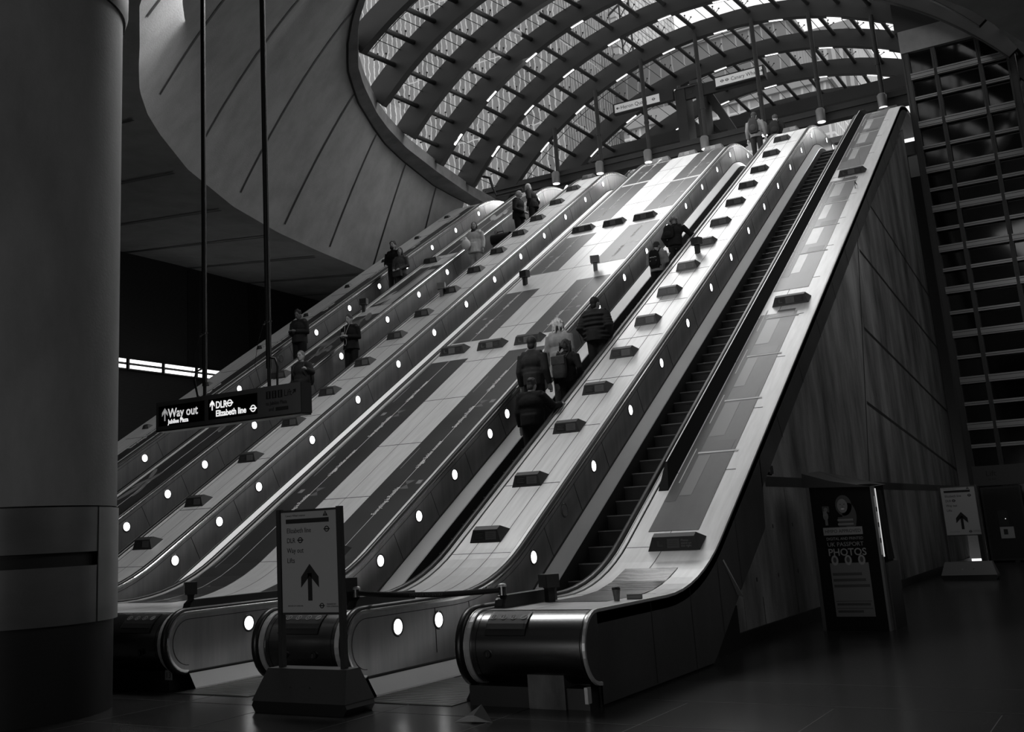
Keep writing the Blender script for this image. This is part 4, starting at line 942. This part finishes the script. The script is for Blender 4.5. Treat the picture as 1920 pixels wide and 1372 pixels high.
# signs and twin columns at the head of the escalators
t = thing('sign_gantry', 'twin dark columns carrying a crossbar at the head of the escalators', 'sign gantry', (-11.8, 37.6, ZT))
b = MB(); b.box((-.60, -.1, 0), (-.22, .75, 4.9)); b.build('column', RIBM, t); b = MB(); b.box((.18, -.1, 0), (.45, .75, 4.95)); b.build('column', RIBM, t)
b = MB(); b.box((-.6, -.05, 4.45), (2.75, .1, 4.90)); b.box((-.08, -.06, 4.62), (.06, -.05, 4.74), 1); b.build('crossbar', [RIBM, BLACK], t)
b = MB(); b.box((-.55, -.12, 4.88), (.35, .2, 4.95)); b.lathe([(.06, 0), (.06, .12)], (-.45, 0, 4.95), 10); b.box((.0, -.15, 4.95), (.3, .1, 5.08)); b.build('lamp_tray', DARKSTEEL, t)
for lab, x0, x1, txt in (('lit sign reading Heron Quays, left of the twin columns', -14.79, -12.42, 'Heron Quays'), ('lit sign reading Canary Wharf, right of the twin columns', -10.86, -9.05, 'Canary Wharf')):
    s = thing('direction_sign', lab, 'sign', (x0, 37.35, 16.64), 0, 'direction signs at the head of the escalators'); W_ = x1-x0
    b = MB(); b.box((0, 0, 0), (W_, .2, .42)); b.build('case', RIBM, s)
    pw = min(W_-.06, 1.85); b = MB(); b.box((.06, -.006, .05), (pw, 0, .37)); b.build('panel', mat('lit_sign_panel', .5, .5, emit=.16), s)
    A = FRONT(0, -.007, 0); b = MB()
    if 'Heron' in txt: arrow(b, .19, .21, .14, A, 0, .012, .002, radians(90)); lettering(s, txt, .21, (.30, .14), A, SIGNF, 'LEFT', .001, .92); roundel(b, 1.62, .21, .055, A)
    else: arrow(b, 1.72, .21, .14, A, 0, .012, .002, radians(-90)); lettering(s, txt, .20, (.62, .14), A, SIGNF, 'LEFT', .001, .86); roundel(b, .30, .21, .055, A); roundel(b, .48, .21, .055, A)
    b.build('symbols', SIGNF, s)
for lab, a, c, h in (('thick diagonal strut sloping down right from the twin columns', (-11.3, 38.2, 16.75), (-10.3, 38.2, 14.55), .2), ('thinner diagonal strut below the thick one', (-11.55, 38.6, 15.9), (-10.7, 38.6, 14.5), .13)):
    b = MB(); d = Vector(c)-Vector(a); L_ = d.length; A = Matrix.Translation(a) @ d.to_track_quat('Z', 'Y').to_matrix().to_4x4(); b.box((-h, -h*.6, -.4), (h, h*.6, L_), 0, A); b.box((-h*1.02, -h*.7, -.4), (-h*.7, h*.7, L_), 0, A)
    b.build('diagonal_strut', RIBM, label=lab, cat='strut', group='diagonal struts at the head of the escalators')
t = thing('bracket_camera', 'camera on a cranked bracket at the foot of a canopy arch', 'camera', (-18.6, 33.6, 13.7))
b = MB(); b.tube([(1.5, .2, -.35), (.55, 0, -.45), (.42, 0, -.1), (.35, -.05, .25), (.1, -.1, .35)], .05, 8); b.build('arm', BLACK, t)
b = MB(); b.box((-.25, -.2, .34), (.15, -.05, .46)); b.build('housing', GREYP, t)
b = MB(); b.box((-.15, 0, 0), (.15, .3, .2)); b.tube([(.0, .1, .2), (.35, .05, -.05)], .05, 6); b.box((-.03, .1, .2), (.05, .2, .45)); b.build('pole_camera', DARKSTEEL, loc=(-10.15, 38.6, 15.3), label='dark camera cluster hanging behind the strut', cat='camera')

# ---------------------------------------------------------------- office buildings outside
FA = facade('facade_wavy', .24, .15, .46, 6, .05, .38, 1.1, .46)  # pale wavy lines are reflections put into the colour
FB = facade('facade_pale_grid', .62, .50, 1.1, .75, .09, .6, .5, .25)
FC = facade('facade_grey_tall', .22, .19, 1.0, 40, .05, .5, .3, .36)
FD = facade('facade_grid_near', .30, .40, .62, .85, .07, .2, .3, .62)
FE = facade('facade_tower', .30, .24, .8, 30, .2, .5, .2, .5)
def building(lab, x0, x1, y0, y1, z1, m, roof=None):
    t = thing('office_building', lab, 'building', (x0, y0, ZT), 0, 'office buildings outside the canopy')
    b = MB(); b.box((0, 0, 0), (x1-x0, y1-y0, z1-ZT)); b.build('facade', m, t)
    b = MB(); b.box((-.3, -.3, z1-ZT), (x1-x0+.3, y1-y0+.3, z1-ZT+.9)); b.build('parapet', mat('parapet_pale', .3, .7), t)
    return t
building('large dark wavy-lined office block seen through the left of the canopy', -75, -30.6, 68, 78, 62, FA)
building('pale gridded tower behind the wavy-lined block', -45, -37.2, 97, 115, 75, FB)
building('low wide grey office block with a pale parapet', -35.5, -17.2, 79, 88, 37.4, FC)
building('slim ribbed tower at the right behind the grey block', -25.8, -19.4, 120, 134, 53, FE)
building('near office front with a fine window grid below the beam', -24, -11.6, 62, 68, 25.3, FD)
t = thing('tower_crane', 'thin tower crane beside the pale gridded tower', 'crane', (-34.4, 92, ZT))
b = MB()
for dx in (-.5, .5): b.tube([(dx, 0, 0), (dx, 0, 46)], .09, 5)
for i in range(30): b.tube([(-.5, 0, 1.5*i), (.5, 0, 1.5*i+1.5)], .06, 4)
b.build('mast', DARKSTEEL, t)
b = MB(); b.tube([(-7, 0, 33), (4, 2, 42)], .12, 5); b.tube([(0, 0, 46), (4, 2, 42)], .05, 4); b.build('jib', DARKSTEEL, t)

# ---------------------------------------------------------------- people on the escalators
def fuse(mb, name, mats, voxel, it=3, fac=.5):
    me = mb.mesh(name, mats); o = bpy.data.objects.new('tmp', me); COL.objects.link(o)
    r = o.modifiers.new('r', 'REMESH'); r.mode = 'VOXEL'; r.voxel_size = voxel; r.use_smooth_shade = True
    if it: s = o.modifiers.new('s', 'SMOOTH'); s.factor = fac; s.iterations = it
    bpy.context.view_layer.update()
    m2 = bpy.data.meshes.new_from_object(o.evaluated_get(bpy.context.evaluated_depsgraph_get())); m2.name = name
    bpy.data.objects.remove(o, do_unlink=True); bpy.data.meshes.remove(me)
    m2.materials.clear()
    for m in (mats if isinstance(mats, list) else [mats]): m2.materials.append(m)
    return m2
SKIN = mat('skin', .24, .55, 0, .4); SKIN2 = mat('skin_deep', .09, .5, 0, .4)
def cloth(v, rib=False):
    n = f'cloth_{v}_{rib}'
    if n in MATS: return MATS[n]
    m = mat(n, v, .85, 0, .2, .25, (7, 7, 4), .35, 22)
    return m
ARMS = {'down': ((.25, -.03, 1.14), (.27, .05, .90)), 'phone': ((.25, .0, 1.15), (.075, .27, 1.17)), 'front': ((.26, .0, 1.14), (.10, .25, 1.03)), 'pocket': ((.29, -.07, 1.15), (.21, .07, .95)),
        'rail': ((.37, .10, 1.22), (.40, .36, 1.27)), 'strap': ((.24, .04, 1.15), (.12, .15, 1.32)), 'read': ((.25, .03, 1.16), (.10, .30, 1.24))}
def hand(b, w_, e_, sx):
    w_ = Vector(w_); d = (w_-Vector(e_)).normalized(); side = d.cross(Vector((0, 0, 1))); side = side.normalized() if side.length > .1 else Vector((0, 1, 0)); nz = side.cross(d)
    palm = w_+d*.05; b.tube([w_-d*.02, w_+d*.03, w_+d*.08], [.024, .036, .034], 8); b.ell(palm, (.034, .034, .026), 8, 6)
    for i in range(4):
        o = side*((i-1.5)*.019); L_ = (.062, .074, .070, .054)[i]
        b.tube([w_+d*.075+o, w_+d*(.075+L_*.55)+o-nz*.008, w_+d*(.075+L_)+o-nz*.026], [.0115, .011, .009], 6)
    b.tube([w_+d*.02+side*sx*.028, w_+d*.055+side*sx*.052-nz*.01, w_+d*.085+side*sx*.05-nz*.022], [.013, .012, .010], 6)
def person(label, X, y, rz, h, arms, top, legs=.012, hair=('short', .012), coat=0, lean=0, turn=0, nod=0, feet=((0, 0), (0, 0)), skin=SKIN, bulk=1.0, puff=False):
    t = thing('person', label, 'person', (X, y, base_z(y)+.003), rz, 'people on the escalators')
    S = Matrix.Scale(h/1.75, 4); LE = S @ Matrix.Translation((0, 0, .92)) @ Matrix.Rotation(-lean, 4, 'X') @ Matrix.Translation((0, 0, -.92))
    V = lambda p: Vector(p)
    HC = V((0, .03, 1.63)); HM = LE @ Matrix.Translation((0, .01, 1.52)) @ Matrix.Rotation(turn, 4, 'Z') @ Matrix.Rotation(-nod, 4, 'X') @ Matrix.Translation((0, -.01, -1.52))
    arm = [ARMS[a] for a in arms]
    J = []
    for s, (e, w_) in zip((-1, 1), arm): J.append(((s*.195, 0, 1.42), (s*e[0], e[1], e[2]), (s*w_[0], w_[1], w_[2])))
    LG = []
    for s, (fy, fz) in zip((-1, 1), feet):
        kn = (s*.10, .03+fy*.75, .49+fz*.8) if fz else (s*.10, .015+fy*.5, .49); LG.append(((s*.095, 0, .92), kn, (s*.10, fy-.01, .075+fz)))
    # body: one fused surface
    b = MB()
    bh = MB(); bh.ell(HC, (.075, .094, .118), 18, 12); bh.ell(HC+V((0, .035, -.072)), (.048, .05, .04), 12, 8); bh.tube([HC+V((0, .085, .02)), HC+V((0, .118, -.025)), HC+V((0, .09, -.035))], [.010, .015, .012], 6)
    for s in (-1, 1): bh.ell(HC+V((s*.076, -.008, -.01)), (.012, .022, .034), 8, 6)
    bh.tube([HC+V((-.035, .085, .028)), HC+V((.035, .085, .028))], .011, 6); bh.v = [HM @ V(p) for p in bh.v]
    b.add(bh.v, bh.f)
    bt = MB(); bt.tube([(0, -.005, 1.38), (0, .005, 1.50), (0, .02, 1.58)], [.075, .056, .054], 10); bt.ell((0, 0, 1.25), (.16, .10, .2)); bt.ell((0, 0, .98), (.15, .10, .16))
    for sx, (a, e, w_) in zip((-1, 1), J): bt.tube([a, e, w_], [.045, .038, .026], 8); hand(bt, w_, e, -sx)
    bt.v = [LE @ V(p) for p in bt.v]; b.add(bt.v, bt.f)
    bl = MB()
    for a, k, f in LG: bl.tube([a, k, f], [.07, .05, .038], 8)
    bl.v = [S @ V(p) for p in bl.v]; b.add(bl.v, bl.f)
    me = fuse(b, 'body', [skin, BLACK, mat('lips', .10, .5)], .0125, 2)
    o = obj('body', me, t)
    fb = MB()
    for s in (-1, 1): fb.ell(HC+V((s*.032, .087, .010)), (.013, .006, .006), 8, 6, 0); fb.tube([HC+V((s*.05, .080, .034)), HC+V((s*.018, .094, .034))], .004, 5, 0)
    fb.ell(HC+V((0, .086, -.062)), (.022, .007, .006), 8, 6, 1); fb.v = [HM @ V(p) for p in fb.v]; fb.build('face_features', [BLACK, MATS['lips']], t)
    # trousers and shoes
    b = MB(); b.ell((0, 0, .95), (.165*bulk, .115*bulk, .12))
    for a, k, f in LG: b.tube([V(a), V(k), V(f)], [.095*bulk, .072*bulk, .062*bulk], 10)
    b.v = [S @ V(p) for p in b.v]; obj('trousers', fuse(b, 'trousers', [cloth(legs)], .018, 3), t)
    b = MB()
    for a, k, f in LG: b.ell((f[0], f[1]+.045, f[2]-.03), (.045, .125, .045), 12, 8); b.ell((f[0], f[1]-.01, f[2]), (.044, .06, .06), 10, 8)
    b.v = [S @ V((p[0], p[1], max(p[2], 0.002))) for p in b.v]; obj('shoes', fuse(b, 'shoes', [mat('shoe_leather', .015, .5)], .015, 1), t)
    # upper garment
    b = MB(); k = bulk
    b.ell((0, -.005, 1.30), (.205*k, .135*k, .17)); b.ell((0, .0, 1.12), (.185*k, .13*k, .20)); b.tube([(-.17*k, 0, 1.42), (.17*k, 0, 1.42)], .075*k, 10); b.tube([(0, -.01, 1.40), (0, 0, 1.51)], [.11, .075], 12)
    if coat: b.tube([(0, 0, 1.1), (0, 0, .9), (0, 0, .92-coat)], [.165*k, .185*k, .205*k], 14)
    else: b.tube([(0, 0, 1.1), (0, 0, .90)], [.165*k, .17*k], 14)
    for a, e, w_ in J:
        w2 = V(w_)+(V(e)-V(w_)).normalized()*.015
        b.tube([V(a), V(e), w2], [.075*k, .062*k, .046*k], 10)
        if puff:
            for q in range(5): p = V(a).lerp(V(e), .15+.2*q); b.ell(p, (.08*k, .08*k, .04))
    if puff:
        for q in range(6): b.ell((0, -.005, .96+.085*q), (.225*k, .155*k, .052), 16, 8)
    b.v = [LE @ V(p) for p in b.v]; obj('jacket', fuse(b, 'jacket', [cloth(top)], .016, 1 if puff else 3), t)
    # hair
    st, hv = hair; b = MB()
    if st == 'bald': b.ell(HC+V((0, -.022, .012)), (.078, .085, .098), 16, 10)
    else: b.ell(HC+V((0, -.018, .032)), (.086, .096, .100), 18, 12)
    if st in ('short', 'curly'): b.ell(HC+V((0, -.052, -.045)), (.070, .05, .075), 12, 8)
    if st == 'curly':
        for q in range(26):
            a = random.uniform(0, 2*pi); e = random.uniform(.0, 1.3); b.ell(HC+V((.08*cos(a)*cos(e), -.02+.09*sin(a)*cos(e) - .01, .04+.09*sin(e))), (.024, .024, .024), 6, 5)
    if st == 'long':
        b.ell(HC+V((0, -.055, -.09)), (.092, .065, .13)); b.ell(HC+V((0, -.07, -.19)), (.098, .05, .12))
        for s in (-1, 1): b.ell(HC+V((s*.075, -.01, -.06)), (.025, .05, .12))
    if st == 'wild':
        for q in range(34):
            a = random.uniform(0, 2*pi); z = random.uniform(-.17, .09); b.tube([HC+V((.05*cos(a), -.03+.05*sin(a), .06)), HC+V((.105*cos(a), -.045+.09*sin(a), .3*z+.0)), HC+V((.12*cos(a), -.06+.085*sin(a), z))], [.03, .026, .012], 5)
    if st == 'bun': b.ell(HC+V((0, -.09, .07)), (.04, .04, .04))
    if st == 'cap': b.ell(HC+V((0, .0, .055)), (.092, .105, .075)); b.tube([HC+V((0, .06, .05)), HC+V((0, .16, .03))], [.06, .05], 8)
    if st == 'scarf': b.ell(HC+V((0, -.03, -.03)), (.10, .09, .13)); b.ell(HC+V((0, -.02, -.15)), (.11, .09, .07))
    b.v = [HM @ V(p) for p in b.v]; obj('hair' if st not in ('cap', 'scarf') else 'headwear', fuse(b, 'hair', [mat(f'hair_{hv}', hv, .7, 0, .3, .5, (40, 40, 8))], .014, 1), t)
    t['h'] = h
    return t, LE, HM
def bag(label, P, tone, cat='backpack', w_=.30, hh=.44, dp=.15, z=1.02, flap=False, pattern=False, side=0):
    """a pack worn on the back, built in the wearer's frame"""
    t0, LE, HM = P; s = t0['h']/1.75
    t = thing(cat.replace(' ', '_'), label, cat, t0.location, t0.rotation_euler.z, 'bags carried by the riders')
    W4 = LE @ Matrix.Translation((side, -.12-dp/2, z))
    b = MB(); n = 14; rows = []
    for k in range(9):
        u = k/8; q = 1-.22*u*u if not flap else 1-.05*u; e = (1-abs(2*u-1)**6)**.35 if k not in (0, 8) else .72
        rows.append([Vector((w_/2*q*e*(abs(cos(a))**.5)*(1 if cos(a) > 0 else -1), dp/2*e*(abs(sin(a))**.6)*(1 if sin(a) > 0 else -1), hh*u)) for a in [2*pi*j/n for j in range(n+1)]])
    b.grid(rows); b.add(rows[0][:-1], [tuple(range(n))[::-1]]); b.add(rows[-1][:-1], [tuple(range(n))]); b.v = [W4 @ Vector(p) for p in b.v]; b.build('pack_body', cloth(tone), t)
    b = MB()
    if flap: b.prism([(-dp*.52, hh*.62), (-dp*.56, hh*.98), (dp*.2, hh*1.06), (dp*.3, hh*.98), (-dp*.46, hh*.96)], -w_*.46, w_*.46, 'x'); b.tube([(-.05, 0, hh), (-.04, 0, hh+.06), (.04, 0, hh+.06), (.05, 0, hh)], .012, 6)
    else: b.ell((0, -dp*.46, hh*.32), (w_*.36, dp*.22, hh*.24), 12, 8); b.tube([(-.04, dp*.2, hh*.96), (-.03, dp*.2, hh+.04), (.03, dp*.2, hh+.04), (.04, dp*.2, hh*.96)], .010, 6)
    b.v = [W4 @ Vector(p) for p in b.v]; b.build('flap' if flap else 'pocket', cloth(round(tone*1.25, 4)), t)
    b = MB()
    for sx in (-1, 1): b.tube([(side+sx*.10, -.13, z+hh*.92), (side*.5+sx*.125, -.02, 1.515), (side*.5+sx*.13, .10, 1.42), (side*.5+sx*.15, .145, 1.28), (side+sx*.17, .02, 1.12), (side+sx*.13, -.13, z+.06)], .019, 6)
    b.v = [LE @ Vector(p) for p in b.v]; b.build('strap', cloth(round(tone*.9, 4)), t)
    if pattern:
        b = MB()
        for r_ in range(2):
            for q in range(7): b.tube([W4 @ Vector((-.09+.026*q, -dp*.56, hh*(.56-.2*r_)+.012*((q*7) % 3))), W4 @ Vector((-.075+.026*q, -dp*.57, hh*(.60-.2*r_)-.01*((q*5) % 3)))], .006, 5)
        b.build('printed_marks', WHITE, t)
    return t
UP, DN = 0.0, pi
p = person('person in a black jacket nearest on the crowded escalator, right hand on the rail', -8.16, 15.9, UP, 1.60, ('down', 'rail'), .004, .004, ('curly', .03), nod=.25, turn=-.1, bulk=1.3)
p = person('person in a dark grey jacket standing left of the backpack wearer', -8.72, 17.15, UP, 1.80, ('down', 'down'), .02, .006, ('short', .025), bulk=1.08)
p = person('person with loose fair hair and a pale grey coat', -8.60, 18.05, UP, 1.70, ('down', 'down'), .20, .02, ('wild', .42), coat=.3, bulk=1.15)
p = person('person with dark wavy hair wearing a grey flap backpack', -8.16, 17.35, UP, 1.58, ('down', 'pocket'), .006, .005, ('wild', .02), bulk=1.0)
bag('grey flap-top backpack on the dark-haired rider', p, .035, 'backpack', .30, .42, .14, .98, True, side=-.07)
p = person('person in a padded dark jacket, tall and broad, head turned right', -8.16, 18.75, UP, 1.74, ('pocket', 'pocket'), .014, .010, ('short', .01), turn=-.5, bulk=1.25, puff=True)
p = person('person in a light hoodie reading a white sheet, printed black backpack', -8.18, 22.35, UP, 1.48, ('read', 'read'), .20, .008, ('short', .015), nod=.5, bulk=1.15)
bag('black backpack with white scribbled print', p, .006, 'backpack', .30, .46, .13, .98, pattern=True)
s = MB(); s.box((-.10, -.002, -.14), (.10, .002, .14)); s.build('paper_sheet', PAPER, loc=(-8.12, 22.70, base_z(22.35)+1.12), rot=(-.5, .1, -.5), label='white paper sheet held by the rider in the light hoodie', cat='paper')
p = person('person with shoulder-length fair hair climbing in a dark jacket', -8.20, 23.7, UP, 1.58, ('pocket', 'rail'), .012, .02, ('wild', .17), lean=.14, feet=((.0, 0), (.28, .2)), bulk=1.05)
bag('dark shoulder bag on the climbing fair-haired rider', p, .012, 'shoulder bag', .28, .34, .13, 1.08, side=-.10)
p = person('person in a grey shirt with a dark backpack at the top of the crowded escalator', -8.45, 32.85, UP, 1.74, ('down', 'down'), .10, .008, ('short', .01), bulk=1.05)
bag('dark backpack on the person in the grey shirt at the top', p, .010, 'backpack', .31, .48, .15, 1.0)
p = person('person in black with a dark backpack, beside the grey-shirted one at the top', -8.02, 33.7, UP, 1.66, ('front', 'down'), .006, .006, ('cap', .03), turn=.5, bulk=1.1)
bag('black backpack on the rider in black at the top', p, .008, 'backpack', .31, .46, .15, 1.0)
p = person('person with a shaved head and black coat facing right, in front of the cases', -14.78, 28.85, -pi/2, 1.83, ('down', 'front'), .008, .006, ('bald', .22), lean=.04, bulk=1.12)
p = person('person with grey hair and black jacket facing left at the upper end', -14.72, 29.75, pi/2, 1.78, ('pocket', 'pocket'), .012, .008, ('short', .34), lean=.1, nod=.25, bulk=1.12)
t = thing('suitcase', 'dark hard suitcase standing beside the shaved-headed man', 'suitcase', (-14.72, 27.55, base_z(27.55)), 0, 'luggage')
b = MB(); b.box((-.24, -.14, .05), (.24, .14, .62)); b.build('shell', mat('case_shell', .010, .4), t)
b = MB()
for q in range(5): b.box((-.20+.09*q, -.15, .08), (-.18+.09*q, .15, .60))
b.build('ridges', SIGNF, t); b = MB(); b.tube([(-.1, .12, .6), (-.1, .12, .70), (.1, .12, .70), (.1, .12, .6)], .012, 6); b.build('handle', DARKSTEEL, t)
t = thing('holdall', 'soft black holdall lying on top of the dark suitcase', 'bag', (-14.72, 27.55, base_z(27.55)+.63), 0, 'luggage')
b = MB(); n = 16; b.grid([[(u, .19*(abs(cos(a))**.8)*(1 if cos(a) > 0 else -1)*(1-.15*abs(u/.3)**4), .16+.155*(abs(sin(a))**.8)*(1 if sin(a) > 0 else -1)) for a in [2*pi*j/n for j in range(n+1)]] for u in (-.31, -.29, -.2, 0, .2, .29, .31)])
b.build('bag_body', cloth(.010), t); b = MB(); b.tube([(-.12, -.1, .28), (-.1, -.06, .36), (.1, -.06, .36), (.12, -.1, .28)], .014, 6); b.build('handle', cloth(.02), t)
p = person('person in a pale crumpled coat and striped trousers holding a white bag', -15.05, 26.55, DN, 1.72, ('down', 'front'), .42, .30, ('scarf', .02), turn=.3, coat=.12, bulk=1.15)
b = MB(); b.ell((0, 0, 0), (.14, .10, .16), 12, 8); b.ell((0, 0, .15), (.06, .05, .06), 8, 6); b.build('plastic_bag', mat('white_bag', .55, .6), loc=(-15.17, 26.22, base_z(26.55)+1.02), label='white bag held against the pale crumpled coat', cat='bag')
p = person('person in dark clothes with a lanyard looking down at a phone, below the pale-coated one', -15.12, 20.5, DN, 1.68, ('phone', 'phone'), .005, .004, ('bun', .03), nod=.25, bulk=1.1, coat=.05)
b = MB(); b.tube([(-.07, .13, 1.44), (-.02, .20, 1.25), (.0, .22, 1.10), (.02, .21, 1.25), (.07, .13, 1.44)], .007, 6); b.tube([(.06*cos(a)*.7, .24, 1.0+.09*sin(a)) for a in [2*pi*j/14 for j in range(15)]], .006, 5); b.build('lanyard', GREYP, p[0])
t = thing('phone', 'pale phone in the hands of the person with the lanyard', 'phone', (-15.12, 20.18, base_z(20.5)+1.15), 0, 'phones'); b = MB(); b.box((-.035, -.006, -.07), (.035, .006, .07)); b.build('case', GREYP, t)
p = person('person with glasses and rucksack straps lowest on the second escalator', -15.0, 18.5, DN, 1.73, ('rail', 'down'), .012, .01, ('short', .10), turn=.15, bulk=1.12)
bag('dark rucksack on the bespectacled rider', p, .02, 'rucksack', .32, .46, .16, 1.0)
b = MB(); HM = p[2]
for s_ in (-1, 1): b.tube([HM @ Vector((s_*.033+.024*cos(a), .132, 1.642+.018*sin(a))) for a in [2*pi*j/12 for j in range(13)]], .003, 5)
b.tube([HM @ Vector((-.01, .134, 1.645)), HM @ Vector((.01, .134, 1.645))], .003, 5); b.build('glasses', DARKSTEEL, p[0])
p = person('person with a dark beard and open black jacket, taller of the couple', -17.42, 25.85, DN, 1.86, ('down', 'front'), .006, .012, ('curly', .01), turn=.25, bulk=1.02)
b = MB(); b.ell((0, .10, 1.54), (.055, .05, .05), 10, 8); b.v = [p[2] @ Vector(q) for q in b.v]; b.build('beard', mat('hair_0.01', .01, .7), p[0])
p = person('person with long dark hair in a patterned top, shorter of the couple', -17.08, 25.7, DN, 1.66, ('front', 'front'), .06, .03, ('long', .012), turn=.3, bulk=1.05)
b = MB(); b.box((-.14, .14, .78), (.14, .24, 1.02)); b.tube([(-.1, .19, 1.02), (-.06, .2, 1.18), (.06, .2, 1.18), (.1, .19, 1.02)], .008, 6)
t = b.build('hand_bag', cloth(.05), loc=p[0].location, rot=(0, 0, DN), label='dark hand bag held in front by the long-haired one of the couple', cat='bag')
p = person('person in a dark sweatshirt thumbing a phone, lowest on the far left escalator', -17.35, 21.35, DN, 1.76, ('phone', 'phone'), .014, .006, ('curly', .012), nod=.35, turn=.2, bulk=1.2, skin=SKIN2)
t = thing('phone', 'dark phone in the hands of the person in the sweatshirt', 'phone', (-17.35, 21.03, base_z(21.35)+1.2), 0, 'phones'); b = MB(); b.box((-.035, -.006, -.07), (.035, .006, .07)); b.build('case', SIGNF, t)
